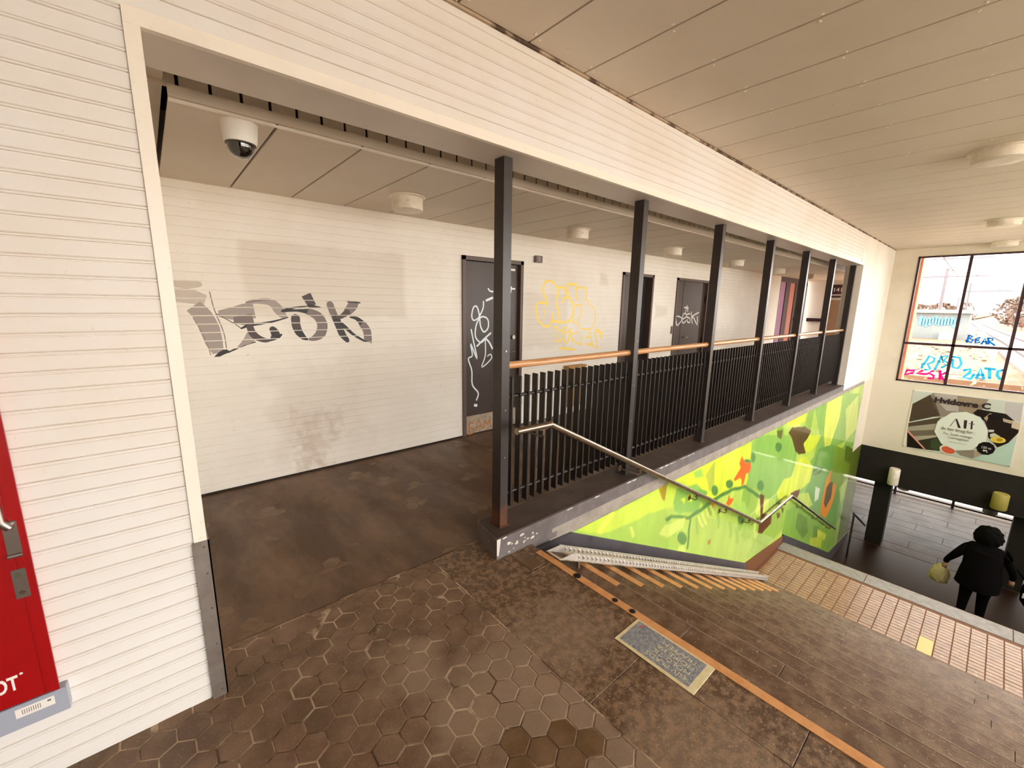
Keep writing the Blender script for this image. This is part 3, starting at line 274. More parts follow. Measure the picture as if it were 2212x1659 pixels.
POSTER_SHAPES = [['c9cfc4',[[1.129,-0.189],[-0.475,-0.146],[-0.52,-1.497],[1.05,-1.5]]],['8d8178',[[0.795,-0.181],[-0.011,-0.188],[0.047,-0.437],[0.154,-0.528],[0.62,-0.698],[1.055,-0.768],[1.095,-0.49]]],['4a3b30',[[1.095,-0.49],[0.846,-0.237],[0.625,-0.663],[1.097,-0.915]]],['5f5046',[[0.846,-0.237],[0.75,-0.376],[0.625,-0.663],[0.751,-0.485]]],['b5aca4',[[0.794,-0.187],[0.438,-0.178],[0.363,-0.525],[0.545,-0.539],[0.719,-0.358]]],['9a8872',[[0.418,-0.209],[-0.004,-0.19],[0.017,-0.34],[0.183,-0.534],[0.373,-0.457]]],['c8ccc0',[[-0.013,-0.199],[-0.241,-0.19],[-0.269,-0.372],[0.003,-0.337]]],['c0b9b8',[[-0.241,-0.19],[-0.473,-0.2],[-0.5,-0.564],[-0.326,-0.515],[-0.259,-0.352]]],['514537',[[1.102,-0.941],[0.604,-0.695],[0.66,-0.877],[1.086,-1.115]]],['a39c88',[[1.085,-1.026],[0.648,-0.85],[0.658,-1.01],[1.093,-1.129]]],['6c6351',[[1.093,-1.129],[0.676,-1.003],[0.61,-1.109],[0.989,-1.23]]],['aaa48f',[[0.989,-1.23],[0.61,-1.109],[0.564,-1.195],[0.883,-1.353]]],['33301f',[[0.89,-1.305],[0.573,-1.136],[0.486,-1.272],[0.526,-1.454],[0.751,-1.481]]],['160606',[[1.09,-1.154],[0.751,-1.481],[1.05,-1.5]]],['d9938a',[[1.092,-1.103],[1.057,-1.133],[0.74,-1.471],[0.769,-1.479],[1.09,-1.154]]],['3c4a2c',[[0.69,-1.252],[0.571,-1.148],[0.485,-1.284],[0.558,-1.464],[0.666,-1.419]]],['8f8474',[[0.292,-1.382],[0.031,-1.29],[-0.084,-1.351],[0.026,-1.478],[0.201,-1.458]]],['b29c82',[[0.031,-1.29],[-0.088,-1.327],[-0.002,-1.458]]],['1a0f0a',[[0.155,-0.517],[0.103,-0.414],[-0.286,-0.435],[-0.503,-0.629],[-0.51,-0.76],[-0.404,-1.021],[-0.281,-1.145],[-0.13,-0.968],[-0.098,-0.804],[-0.03,-0.648]]],['a8927c',[[-0.005,-0.585],[-0.075,-0.463],[-0.106,-0.473],[-0.063,-0.573],[-0.058,-0.642]]],['0a0504',[[-0.25,-0.528],[-0.242,-0.556],[-0.217,-0.579],[-0.178,-0.592],[-0.133,-0.594],[-0.092,-0.583],[-0.062,-0.561],[-0.05,-0.534],[-0.058,-0.506],[-0.085,-0.483],[-0.124,-0.469],[-0.168,-0.468],[-0.209,-0.48],[-0.238,-0.501]]],['b8a68e',[[-0.258,-0.53],[-0.388,-0.557],[-0.384,-0.618],[-0.276,-0.599]]],['cbb8a4',[[-0.387,-0.546],[-0.503,-0.586],[-0.496,-0.719],[-0.397,-0.699]]],['c8c4bc',[[-0.106,-0.808],[-0.184,-0.795],[-0.184,-0.84],[-0.121,-0.861]]],['c9c6b0',[[-0.141,-0.896],[-0.194,-0.86],[-0.289,-0.916],[-0.151,-0.962]]],['e0c24a',[[-0.369,-0.98],[-0.362,-1.009],[-0.335,-1.035],[-0.294,-1.052],[-0.247,-1.057],[-0.203,-1.049],[-0.171,-1.029],[-0.158,-1.001],[-0.166,-0.971],[-0.194,-0.945],[-0.235,-0.928],[-0.282,-0.923],[-0.325,-0.932],[-0.356,-0.952]]],['b9902a',[[-0.329,-0.98],[-0.324,-0.998],[-0.31,-1.013],[-0.288,-1.02],[-0.266,-1.018],[-0.249,-1.006],[-0.241,-0.989],[-0.246,-0.971],[-0.261,-0.956],[-0.282,-0.949],[-0.304,-0.952],[-0.321,-0.963]]],['b8d0c0',[[-0.002,-1.464],[-0.404,-1.021],[-0.513,-0.914],[-0.523,-1.49],[0.01,-1.485]]],['e8ded0',[[0.285,-1.411],[0.299,-1.452],[0.335,-1.481],[0.385,-1.492],[0.441,-1.483],[0.49,-1.455],[0.523,-1.415],[0.533,-1.369],[0.518,-1.328],[0.481,-1.299],[0.43,-1.289],[0.375,-1.299],[0.326,-1.326],[0.295,-1.366]]],['d8603c',[[0.29,-1.411],[0.303,-1.442],[0.333,-1.465],[0.376,-1.473],[0.423,-1.465],[0.465,-1.443],[0.493,-1.411],[0.501,-1.375],[0.489,-1.343],[0.457,-1.321],[0.414,-1.313],[0.367,-1.321],[0.326,-1.343],[0.299,-1.375]]],['dfe4d8',[[0.469,-0.565],[0.257,-0.503],[0.041,-0.573],[-0.11,-0.835],[-0.108,-1.066],[0.005,-1.213],[0.068,-1.301],[0.294,-1.364],[0.518,-1.28],[0.662,-1.036],[0.646,-0.801]]],['150b10',[[-0.258,-1.195],[-0.241,-1.281],[-0.181,-1.34],[-0.101,-1.351],[-0.032,-1.307],[0.001,-1.226],[-0.017,-1.139],[-0.078,-1.08],[-0.158,-1.071],[-0.226,-1.115]]],['3a1a26',[[0.391,-0.684],[0.363,-0.684],[0.28,-0.871],[0.323,-0.872]]],['7a6a70',[[0.391,-0.684],[0.382,-0.688],[0.436,-0.867],[0.449,-0.864]]],['3a1a26',[[0.261,-0.685],[0.215,-0.68],[0.203,-0.865],[0.242,-0.865]]],['3a1a26',[[0.156,-0.69],[0.132,-0.673],[0.116,-0.855],[0.142,-0.862]]],['5a4048',[[0.183,-0.737],[0.1,-0.735],[0.099,-0.749],[0.183,-0.751]]],['e8e8e0',[[-0.093,-1.261],[-0.111,-1.233],[-0.114,-1.25],[-0.15,-1.245],[-0.165,-1.293],[-0.154,-1.296],[-0.144,-1.266],[-0.117,-1.27],[-0.119,-1.289]]]]
YF, YB, XE, ZC, ZS, ZCC, YR, XB = 1.86, 4.07, 13.0, 2.926, 2.397, 2.43, -4.5, -5.0
PI = math.pi
# ================================================================== walls and their boards
def board_profile(L, p, bead=True):
    if bead: prof = [(0, 0), (-.0045, .0008), (-.006, .003), (-.006, p*.76), (-.002, p*.785), (-.002, p*.82), (-.0085, p*.855), (-.0085, p*.95), (-.0045, p*.975), (0, p*.985)]
    else: prof = [(0, 0), (-.0035, .0008), (-.005, .003), (-.005, p-.004), (-.0035, p-.002), (0, p-.0015)]
    m = MB(); n = len(prof)
    m.v = [(x, y, z) for x in (0, L) for y, z in prof]
    m.f = [(i, n+i, n+i+1, i+1) for i in range(n-1)] + [tuple(range(n-1, -1, -1)), tuple(range(n, 2*n)), (0, n-1, 2*n-1, n)]
    return m
_bm = {}
def board(parent, x0, x1, y, z, p, mt, bead, name='siding_board'):
    k = (round(x1-x0, 3), round(p, 4), bead)
    if k not in _bm: _bm[k] = board_profile(x1-x0, p, bead).mesh(name); _bm[k].materials.append(mt)
    return link(name, _bm[k], None, parent, (x0, y, z))

P1 = .0563
wl = struct('wall_left', MB().box(XB, .04, YF, 2.12, 0, ZC), M['siding'])
for k in range(int(ZC/P1)+1):
    z = .012+k*P1
    if z+P1 > ZC: break
    if z < 2.44: board(wl, XB, .038, YF, z, P1, M['siding'], True)
    else: board(wl, XB, 9.9, YF, z, P1, M['siding'], True)
beam = struct('wall_beam', MB().box(.04, 10.12, YF+.002, 2.12, 2.405, 2.95), M['siding'])
part('beam_soffit', MB().box(.075, 10.12, YF+.012, 2.13, ZS-.006, ZS+.012), M['soffit'], beam, label='smooth grey underside of the beam')
part('beam_seam_cover', MB().box(9.885, 9.905, YF-.009, YF, 2.44, ZC-.02), M['trim'], beam)
t1 = struct('trim_1', MB().bbox(.04, .08, YF-.012, 2.12, 0.0, 2.40, .002), M['trim'])
t2 = struct('trim_2', MB().box(.04, 10.12, YF-.013, YF+.012, ZS-.006, 2.438), M['trim'])
# end of the opening: smooth pillar wall up to the end wall
wp = struct('wall_pillar', MB().box(10.12, XE+.3, YF, 2.12, -.02, 2.95), M['plaster'])  # stops past the end wall; unseen opening added to light the corridor end
part('pillar_edge_bead', MB().box(10.10, 10.125, YF-.004, 2.125, .142, ZS), M['trim'], wp)
# ceiling of the hall
ce = struct('ceiling', MB().box(XB, XE, YR, YF+.26, 3.02, 3.1), M['gap'])
PX = .4407
cb = MB().box(0, PX-.012, 0, YF-.018-YR, 0, .02).mesh('ceiling_board'); cb.materials.append(M['ceil'])
k0 = 1.676
i0 = -15
sm = MB()
for i in range(i0, 27):
    x = k0+i*PX
    if x+PX > XE+.25: break
    link('ceiling_board', cb, None, ce, (x, YR, ZC))
    for yy in (1.78, 1.28, .78, .28, -.22, -.72, -1.22, -1.72):
        for dx in (.022, -.03):
            sm.lathe([(.008, 0), (.008, -.002), (.004, -.0035)], (x+dx, yy+(.012 if dx > 0 else -.012), ZC), 6)
s = part('screw_heads', sm, M['trim'], ce); s['kind'] = 'stuff'
part('edge_shadow_strip', MB().box(XB, XE, YF-.012, YF+.01, ZC-.012, ZC+.05), M['joint'], ce)  # solid brown strip standing in for the shadow gap along the beam
# corridor: back wall, doors, ceiling
P2 = .0656
wbm = MB().box(.05, 13.0, YB, YB+.3, 2.118, 2.95)
for a_, b_ in ((.05, 2.735), (3.655, 5.79), (6.69, 7.49), (8.76, 13.0)): wbm.box(a_, b_, YB, YB+.3, -.02, 2.118)
wb = struct('wall_back', wbm, M['siding_back'])
struct('wall_behind_doors', MB().box(2.7, 8.8, YB+.13, YB+.2, 0, 2.118), M['black'])
wb_doors = [(2.735, 3.655), (5.79, 6.69), (7.49, 8.76)]
segs_low = [(.08, 2.735), (3.655, 5.79), (6.69, 7.49), (8.76, 12.95)]
for k in range(38):
    z = .012+k*P2
    if z+P2 > 2.52: break
    for a, b in (segs_low if z < 2.10 else [(.08, 12.95)]): board(wb, a, b, YB, z, P2, M['siding_back'], False)
bsb = struct('baseboard_back', MB().box(.08, 2.735, YB-.012, YB, 0, .012), M['joint_d'])
wc = struct('wall_corridor_end', MB().box(15.4, 15.6, 2.12, 4.2, -.02, 2.95), M['plaster'])
struct('wall_corridor_left', MB().box(-.1, .078, 2.12, YB+.3, -.02, 3.0), M['plaster'])
cc = struct('ceiling_corridor', MB().box(.078, 15.6, 2.14, 4.3, 2.88, 2.95), M['gap'])
cw = .43
cm = MB().box(0, cw-.013, 0, YB-2.510, 0, .014).mesh('ceiling_panel'); cm.materials.append(M['ceil'])
x = .172
i = 0
while x < 12.6:
    link('ceiling_panel', cm, None, cc, (x, 2.510, ZCC)); x += cw; i += 1
part('ceiling_panel', MB().box(x, 15.4, 2.14, 4.2, ZCC, ZCC+.014), M['ceil'], cc)
part('fascia_board', MB().box(.172, 12.9, 2.500, 2.510, ZCC+.012, 2.491), M['ceil'], cc)
part('fascia_lip', MB().box(.172, 12.9, 2.498, 2.518, ZCC-.004, ZCC+.004), M['trim'], cc)
x = .215
um = MB().box(0, .107, 0, .010, 0, .11).mesh('upper_board'); um.materials.append(M['ceil'])
for i in range(98):
    link('upper_board', um, None, cc, (.205+i*.121-.110, 2.516, 2.484))
part('end_strip', MB().box(.078, .160, 2.14, 4.07, 2.50, 2.51), M['ceil'], cc)
part('hanger_strip', MB().box(.172, 12.9, 2.532, 2.542, 2.45, 2.86), M['gap'], cc)
# ---- doors
def door(n, x0, x1, zt, leaf, handle_x, open_gap=False, label=None):
    fr = struct('door_%d' % n, MB().box(x0, x0+.045, YB-.028, YB+.12, 0, zt).box(x1-.045, x1, YB-.028, YB+.12, 0, zt).box(x0, x1, YB-.028, YB+.12, zt-.045, zt), M['frame'])
    return fr
d1 = door(1, 2.735, 3.655, 2.112, True, 3.5)
lf = part('door_leaf', MB().bbox(2.785, 3.605, YB+.02, YB+.06, .005, 2.062, .002), M['door'], d1)
part('kick_plate', MB().box(2.79, 3.60, YB+.008, YB+.02, .01, .235), M['plate'], lf, label='worn metal kick plate with orange scrawl')
part('door_handle', MB().tube([(3.53, YB+.02, .985), (3.53, YB-.03, .985), (3.41, YB-.03, .985)], .009, 8), M['chrome'], lf, True)
part('lock', MB().tube([(3.53, YB+.02, 1.17), (3.53, YB-.005, 1.17)], .026, 16), M['chrome'], lf, True)
part('door_sticker', MB().box(3.38, 3.55, YB+.016, YB+.02, 1.99, 2.015), M['white'], lf, label='narrow white sticker strip')
for z in (1.72, 1.0, .3): part('hinge', MB().tube([(2.775, YB-.002, z-.06), (2.775, YB-.002, z+.06)], .012, 8), M['black'], d1, True)
d2 = door(2, 5.79, 6.69, 2.115, False, 0)
part('door_leaf', MB().bbox(5.84, 6.15, YB+.02, YB+.06, .005, 2.07, .002), M['door'], d2)
part('doorway_dark_panel', MB().box(6.15, 6.645, YB+.08, YB+.10, 0, 2.07), M['black'], d2, label='black panel standing in for the shade behind the door')  # flat black sheet set in for the shade of the open doorway
part('hinge', MB().tube([(5.835, YB-.002, 1.66), (5.835, YB-.002, 1.78)], .012, 8), M['black'], d2, True)
d3 = door(3, 7.49, 8.76, 2.115, True, 0)
lf = part('door_leaf', MB().bbox(7.53, 7.80, YB+.02, YB+.06, .005, 2.08, .002), M['door'], d3)
lf2 = part('door_leaf', MB().bbox(7.815, 8.70, YB+.02, YB+.06, .005, 2.08, .002), M['door'], d3)
part('door_handle', MB().tube([(7.92, YB+.02, 1.0), (7.92, YB-.03, 1.0), (8.06, YB-.03, 1.0)], .01, 8), M['chrome'], lf2, True)
for z in (1.75, .9): part('hinge', MB().tube([(7.52, YB-.002, z-.07), (7.52, YB-.002, z+.07)], .014, 8), M['black'], d3, True)
for z in (1.75, .9): part('hinge', MB().tube([(8.71, YB-.002, z-.07), (8.71, YB-.002, z+.07)], .014, 8), M['black'], d3, True)
# ---- far end of the corridor: coloured window, door, sign
w2 = struct('window_2', MB().box(12.93, 15.2, YB-.01, YB+.03, 2.30, 2.43).box(12.93, 15.2, YB-.01, YB+.03, 0, .10).box(12.93, 12.96, YB-.01, YB+.03, .1, 2.3).box(13.38, 13.72, YB-.01, YB+.03, .1, 2.3).box(14.16, 14.30, YB-.01, YB+.03, .1, 2.3), M['winframe'])
def film(nm, c):
    m = bpy.data.materials.new(nm); m.use_nodes = True; nt = m.node_tree; nt.nodes.clear(); o = nt.nodes.new('ShaderNodeOutputMaterial'); a = nt.nodes.new('ShaderNodeBsdfTranslucent'); d = nt.nodes.new('ShaderNodeBsdfDiffuse'); x = nt.nodes.new('ShaderNodeMixShader'); x.inputs[0].default_value = .5
    a.inputs['Color'].default_value = (*lin(c), 1); d.inputs['Color'].default_value = (*lin(c), 1); nt.links.new(a.outputs[0], x.inputs[1]); nt.links.new(d.outputs[0], x.inputs[2]); nt.links.new(x.outputs[0], o.inputs['Surface']); return m
part('pane', MB().box(12.96, 13.06, YB+.01, YB+.014, .1, 2.3), M['glass'], w2)
part('pane', MB().box(13.06, 13.38, YB+.01, YB+.014, .1, 2.3), film('pink_film', 'a98a9a'), w2, label='pink coated pane')
part('pane', MB().box(13.72, 14.16, YB+.01, YB+.014, .1, 2.3), film('orange_film', 'ac8273'), w2, label='orange coated pane')
part('pane', MB().box(14.30, 14.8, YB+.01, YB+.014, .1, 2.3), M['glass'], w2)  # extra clear pane added to let daylight onto the corridor end
struct('door_4', MB().box(14.8, 15.25, YB-.01, YB+.08, 0, 2.36), M['frame'])
part('bumper_rail', MB().box(15.34, 15.4, 3.6, 4.0, 1.22, 1.32), M['winframe'], wc)
sg = thing('direction_sign', (15.36, 3.33, 2.0), 'small dark sign with pale digits high on the corridor end wall', 'sign')
part('sign_face', MB().box(15.34, 15.4, 3.2, 3.46, 2.03, 2.3), M['winframe'], sg)
part('sign_bar', MB().box(15.33, 15.4, 3.2, 3.46, 1.93, 1.98), M['winframe'], sg)
part('notice_board', MB().box(15.36, 15.4, 3.22, 3.46, .6, 1.86), mat('brown_board', '8a6c4e', .6), wc, label='brown board below the small sign')
def text(body, size, mt, parent, loc, rot, name='lettering', ext=.0008, align='LEFT', sx=1., bold=0.):
    cu = bpy.data.curves.new(name, 'FONT'); cu.body = body; cu.size = size; cu.extrude = ext; cu.align_x = align; cu.offset = bold; cu.resolution_u = 3
    tmp = bpy.data.objects.new(name, cu); me = bpy.data.meshes.new_from_object(tmp); bpy.data.objects.remove(tmp); me.name = name
    o = bpy.data.objects.new(name, me); C.objects.link(o); me.materials.clear(); me.materials.append(mt); o.parent = parent
    o.location = Vector(loc)-wpos(parent); o.rotation_euler = rot; o.scale = (sx, 1, 1); return o
text('141', .16, M['white'], sg, (15.335, 3.44, 2.1), (PI/2, 0, -PI/2))
# ================================================================== end wall with window, poster wall
ewm = MB()
WY0, WY1, WZ0, WZ1 = -3.2, 1.455, 0.0, 2.755
ewm.box(XE, XE+.3, WY1, 2.12, -1.66, 2.95).box(XE, XE+.3, YR, WY0, -1.66, 2.95).box(XE, XE+.3, WY0, WY1, -1.66, WZ0).box(XE, XE+.3, WY0, WY1, WZ1, 2.95)
ew = struct('wall_end', ewm, M['endwall'])
wn = struct('window_1', MB().box(XE-.012, XE+.06, WY1-.035, WY1, WZ0, WZ1).box(XE-.012, XE+.06, WY0, WY0+.035, WZ0, WZ1).box(XE-.012, XE+.06, WY0, WY1, WZ0, WZ0+.035).box(XE-.012, XE+.06, WY0, WY1, WZ1-.035, WZ1), M['winframe'])
ys = [1.455, .655, -.14, -.935, -1.73, -2.5, -3.2]
for y in ys[1:-1]: part('mullion', MB().box(XE-.01, XE+.05, y-.025, y+.025, WZ0, WZ1), M['winframe'], wn)
part('transom', MB().box(XE-.01, XE+.05, WY0, WY1, .845, .895), M['winframe'], wn)
for a, b in zip(ys[:-1], ys[1:]):
    for z0, z1 in ((WZ0, .87), (.87, WZ1)): part('pane', MB().box(XE+.02, XE+.026, b, a, z0, z1), M['glass'], wn)
# painted shapes as thin coloured polygons (spray paint and print are flat in the photo)
def ribbon(strokes, plane, bands=None, smooth_n=4):
    """strokes: [points, widths, colour]; plane(a,b,d) -> xyz; returns verts, faces, colours"""
    V, Fc, Co = [], [], []; npoly = 0
    for si, (P, Wd, col) in enumerate(strokes):
        q, ww = [], []
        n = len(P)
        for i in range(n-1):
            p0, p1, p2, p3 = P[max(i-1, 0)], P[i], P[i+1], P[min(i+2, n-1)]
            for k in range(smooth_n):
                t = k/smooth_n
                q.append([.5*((2*p1[j])+(-p0[j]+p2[j])*t+(2*p0[j]-5*p1[j]+4*p2[j]-p3[j])*t*t+(-p0[j]+3*p1[j]-3*p2[j]+p3[j])*t**3) for j in (0, 1)])
                ww.append(Wd[i]*(1-t)+Wd[i+1]*t)
        q.append(list(P[-1])); ww.append(Wd[-1])
        Lr = []
        for i in range(len(q)):
            a, b = q[max(i-1, 0)], q[min(i+1, len(q)-1)]; dx, dy = b[0]-a[0], b[1]-a[1]; l = math.hypot(dx, dy) or 1
            nx, ny = -dy/l*ww[i]/2, dx/l*ww[i]/2; Lr.append(((q[i][0]+nx, q[i][1]+ny), (q[i][0]-nx, q[i][1]-ny)))
        polys = [[Lr[i][0], Lr[i+1][0], Lr[i+1][1], Lr[i][1]] for i in range(len(Lr)-1)]
        for e in ((0, -1) if max(ww) < .075 else ()):
            c = q[e]; r = ww[e]/2; polys.append([(c[0]+r*math.cos(t*PI/4), c[1]+r*math.sin(t*PI/4)) for t in range(8)])
        for pl in polys:
            npoly += 1; cs = [pl]
            if bands:
                cs = []; z0 = min(p[1] for p in pl); z1 = max(p[1] for p in pl)
                k = int(math.floor((z0-bands[0])/bands[1]))
                while bands[0]+k*bands[1] < z1:
                    lo, hi = bands[0]+k*bands[1]+.004, bands[0]+(k+1)*bands[1]-.003
                    c = clip(clip(pl, lo, 1), hi, -1)
                    if len(c) > 2: cs.append(c)
                    k += 1
            for c in cs:
                n0 = len(V); V += [plane(p[0], p[1], len(Fc)*.000005 if bands is None else npoly*.000005) for p in c]; Fc.append(tuple(range(n0, n0+len(c)))); Co.append(lin(col))
    return V, Fc, Co
def clip(pl, v, sgn):
    o = []
    for i in range(len(pl)):
        a, b = pl[i], pl[(i+1) % len(pl)]; ia, ib = (a[1]-v)*sgn >= 0, (b[1]-v)*sgn >= 0
        if ia: o.append(a)
        if ia != ib:
            t = (v-a[1])/(b[1]-a[1]); o.append((a[0]+(b[0]-a[0])*t, v))
    return o
def paint(name, strokes, plane, mt, parent, bands=None, label=None, filled=False, n=4):
    if filled:
        V, Fc, Co = [], [], []
        for si, (col, P) in enumerate(strokes):
            n0 = len(V); V += [plane(p[0], p[1], si*.0004) for p in P]; Fc.append(tuple(range(n0, n0+len(P)))); Co.append(lin(col))
    else: V, Fc, Co = ribbon(strokes, plane, bands, n)
    me = bpy.data.meshes.new(name); off = wpos(parent); me.from_pydata([(v[0]-off.x, v[1]-off.y, v[2]-off.z) for v in V], [], Fc); me.update()
    at = me.color_attributes.new('Col', 'FLOAT_COLOR', 'CORNER'); buf = []
    for p in me.polygons: buf += [c for _ in p.loop_indices for c in (*Co[p.index], 1.0)]
    at.data.foreach_set('color', buf)
    return tag(link(name, me, mt, parent), label)
paint('graffiti', TAG_STROKES, lambda a, b, d: (a, YB-.0056-d, b), M['paint'], wb, (.012, P2), 'large grey and black sprayed lettering reading DESK')
paint('graffiti', YELLOW_STROKES, lambda a, b, d: (a, YB-.0056-d, b), M['paint'], wb, (.012, P2), 'yellow sprayed bubble lettering with DEK 15 below')
paint('graffiti', DOOR_STROKES, lambda a, b, d: (a, YB+.0185-d*.5, b), M['paint'], d1, None, 'white sprayed scrawl down the first door')
paint('graffiti', PLATE_STROKES, lambda a, b, d: (a, YB+.0065-d, b), M['paint'], d1, None, 'orange brushed letters SAM on the kick plate')
paint('graffiti', DOOR3_STROKES, lambda a, b, d: (a, YB+.0185-d, b), M['paint'], d3, None, 'white sprayed DESK with an arrow', n=2)
blue = [s for s in WINDOW_STROKES if s[2] == '1f6fb8']; cyan = [s for s in WINDOW_STROKES if s[2] == '3fb6dc']; pink = [s for s in WINDOW_STROKES if s[2] == 'e0208a']
for st, lb in ((blue, 'blue letters BEAR on the glass'), (cyan, 'light blue letters SABO and BATO on the glass'), (pink, 'pink letters DESK on the glass')):
    paint('graffiti', st, lambda a, b, d: (XE+.018-d*.5, a, b), M['paint_glass'], wn, None, lb, n=1)
ps = thing('poster', (XE-.02, .32, -1.5), 'large shop poster on the cream end wall below the window', 'poster')
part('poster_panel', MB().box(XE-.012, XE, -.5, 1.12, -1.5, -.165), M['white'], ps)
def cl2(P):
    def half(pl, j, v, sg):
        o = []
        for i in range(len(pl)):
            a, b = pl[i], pl[(i+1) % len(pl)]; ia, ib = (a[j]-v)*sg >= 0, (b[j]-v)*sg >= 0
            if ia: o.append(a)
            if ia != ib:
                t = (v-a[j])/(b[j]-a[j]); o.append((a[0]+(b[0]-a[0])*t, a[1]+(b[1]-a[1])*t))
        return o
    for j, v, sg in ((0, -.5, 1), (0, 1.12, -1), (1, -1.5, 1), (1, -.165, -1)): P = half(P, j, v, sg)
    return P
shp = [(c, cl2(P)) for c, P in POSTER_SHAPES]
paint('poster_print', [(c, P) for c, P in shp if len(P) > 2], lambda a, b, d: (XE-.0125-d, a, b), M['poster'], ps, None, None, True)
ink = mat('dark_ink', '2a161c', .5); ink2 = mat('grey_ink', '8b7a7c', .5); red_ink = mat('brown_ink', '6b4a50', .5)
RW = (PI/2, 0, -PI/2); XP = XE-.034
text('Hvidovre C', .168, ink, ps, (XP, .765, -.385), RW, bold=.007, sx=1.04)
text('du har brug for..', .094, red_ink, ps, (XP, .575, -.955), RW, sx=.83)
text('Fx. Snak mange', .078, ink2, ps, (XP, .52, -1.055), RW, sx=.9)
text('i omegnen', .078, ink2, ps, (XP, .44, -1.13), RW, sx=.95)
text('150 m', .075, M['white'], ps, (XP, -.06, -1.22), RW, sx=.75)
part('rule_line', MB().box(XP, XP+.001, .145, .407, -1.203, -1.198), ink2, ps)
for y in (-.49, 1.11):
    for z in (-.18, -1.49): part('fixing_screw', MB().tube([(XE-.012, y, z), (XE-.036, y, z)], .009, 8), M['chrome'], ps, True)
# ================================================================== lower walls, mural, skirting
X0, G, RISE, NZ = 1.80, .295, .145, 14
XL = X0+NZ*G                     # 5.93, edge of the landing
ZL = -(NZ+1)*RISE                # -2.175
X2 = 7.50; ZF = ZL-14*RISE       # lower floor -4.205
def lz(x):                       # walking surface line (nosing line)
    if x < X0: return 0.
    if x < XL: return -(x-X0)/G*RISE
    if x < X2: return ZL
    return max(ZF, ZL-(x-X2)/G*RISE)
ws = struct('wall_stair', MB().box(1.3, 13.30, YF+.004, 2.12, -4.4, -.02), M['curb'])
gx = []; x = 1.84
while x < 13.27: gx.append(x); x += .0125 if x < 6.6 else (.02 if x < 9 else .035)
DZ = .0135
gz = [-4.25+i*DZ for i in range(int(4.22/DZ)+1)]
# colours of the print, sampled on a fine grid
import numpy as np
GX, GZ = np.meshgrid(np.array(gx), np.array(gz), indexing='ij')
rng = np.random.RandomState(3)
base = np.zeros(GX.shape+(3,)); base[:] = lin('b3d458')
def blend(col, msk): base[msk] = np.array(lin(col))
def inpoly(P, X, Z):
    c = np.zeros(X.shape, bool).astype(bool); n = len(P)
    for i in range(n):
        x1, z1 = P[i]; x2, z2 = P[(i+1) % n]
        if z1 == z2: continue
        c ^= ((Z > min(z1, z2)) & (Z <= max(z1, z2)) & (X < (x2-x1)*(Z-z1)/(z2-z1)+x1))
    return c
def wob(X, Z, s): return .5*(np.sin(X*s+1.3*np.sin(Z*s*.7))+np.sin(Z*s*1.3+1.7*np.sin(X*s*.6+2)))
t = wob(GX, GZ, 1.9); base[t > .25] = lin('c0dd5c'); base[t < -.5] = lin('a6ca52')
t = wob(GX+3, GZ*.4, 5.); base[(t > .62)] = lin('d2e66a'); base[(t < -.66)] = lin('94bd48')
OFF = [(-.004, -.004), (.004, -.002), (-.002, .004), (.005, .005), (0, 0)]
for col, P in MURAL_SHAPES:
    xs = [p[0] for p in P]; zs_ = [p[1] for p in P]; i0, i1 = np.searchsorted(gx, [min(xs)-.02, max(xs)+.02]); j0, j1 = np.searchsorted(gz, [min(zs_)-.02, max(zs_)+.02])
    if i1 <= i0 or j1 <= j0: continue
    X, Z = GX[i0:i1, j0:j1], GZ[i0:i1, j0:j1]; cv = sum(inpoly(P, X+ox+.004*np.sin(Z*23), Z+oz+.004*np.sin(X*19)) for ox, oz in OFF)[..., None]/len(OFF)
    base[i0:i1, j0:j1] = base[i0:i1, j0:j1]*(1-cv)+np.array(lin(col))*cv
far = GX > 12.05; base[far] = np.array(lin('6a7a20'))  # far end coloured dark olive to stand in for its dimness under the header
low = np.vectorize(lambda x: lz(x)+(.135 if (x < XL or x > X2) else .10) if x < 11.3 else ZF+.1)(np.array(gx))
idx = -np.ones(GX.shape, int); V = []; cols = []
def topz(x): return -.072+(x-2.3)*.004 if x < 12.05 else -1.66
for i in range(len(gx)):
    for j in range(len(gz)):
        V.append((GX[i, j], YF-.004, min(max(GZ[i, j], low[i]), topz(gx[i])))); cols += [*base[i, j], 1.]
Fm = []
nz = len(gz)
for i in range(len(gx)-1):
    for j in range(nz-1):
        zl, zh = GZ[i, j], GZ[i, j+1]
        if zh < min(low[i], low[i+1]) or zl > max(topz(gx[i]), topz(gx[i+1])): continue
        if gx[i] < 2.02 and gz[j+1] < low[i]: continue
        Fm.append((i*nz+j, (i+1)*nz+j, (i+1)*nz+j+1, i*nz+j+1))
me = bpy.data.meshes.new('mural'); me.from_pydata([(v[0]-1.9, v[1]-YF, v[2]) for v in V], [], Fm); me.update()
at = me.color_attributes.new('Col', 'FLOAT_COLOR', 'POINT'); at.data.foreach_set('color', cols); me.materials.append(M['mural'])
mu = thing('mural', (1.9, YF, 0), 'glossy bright green mural of trees and orange figures along the stairs', 'mural')
link('mural_print', me, None, mu, (0, 0, 0))
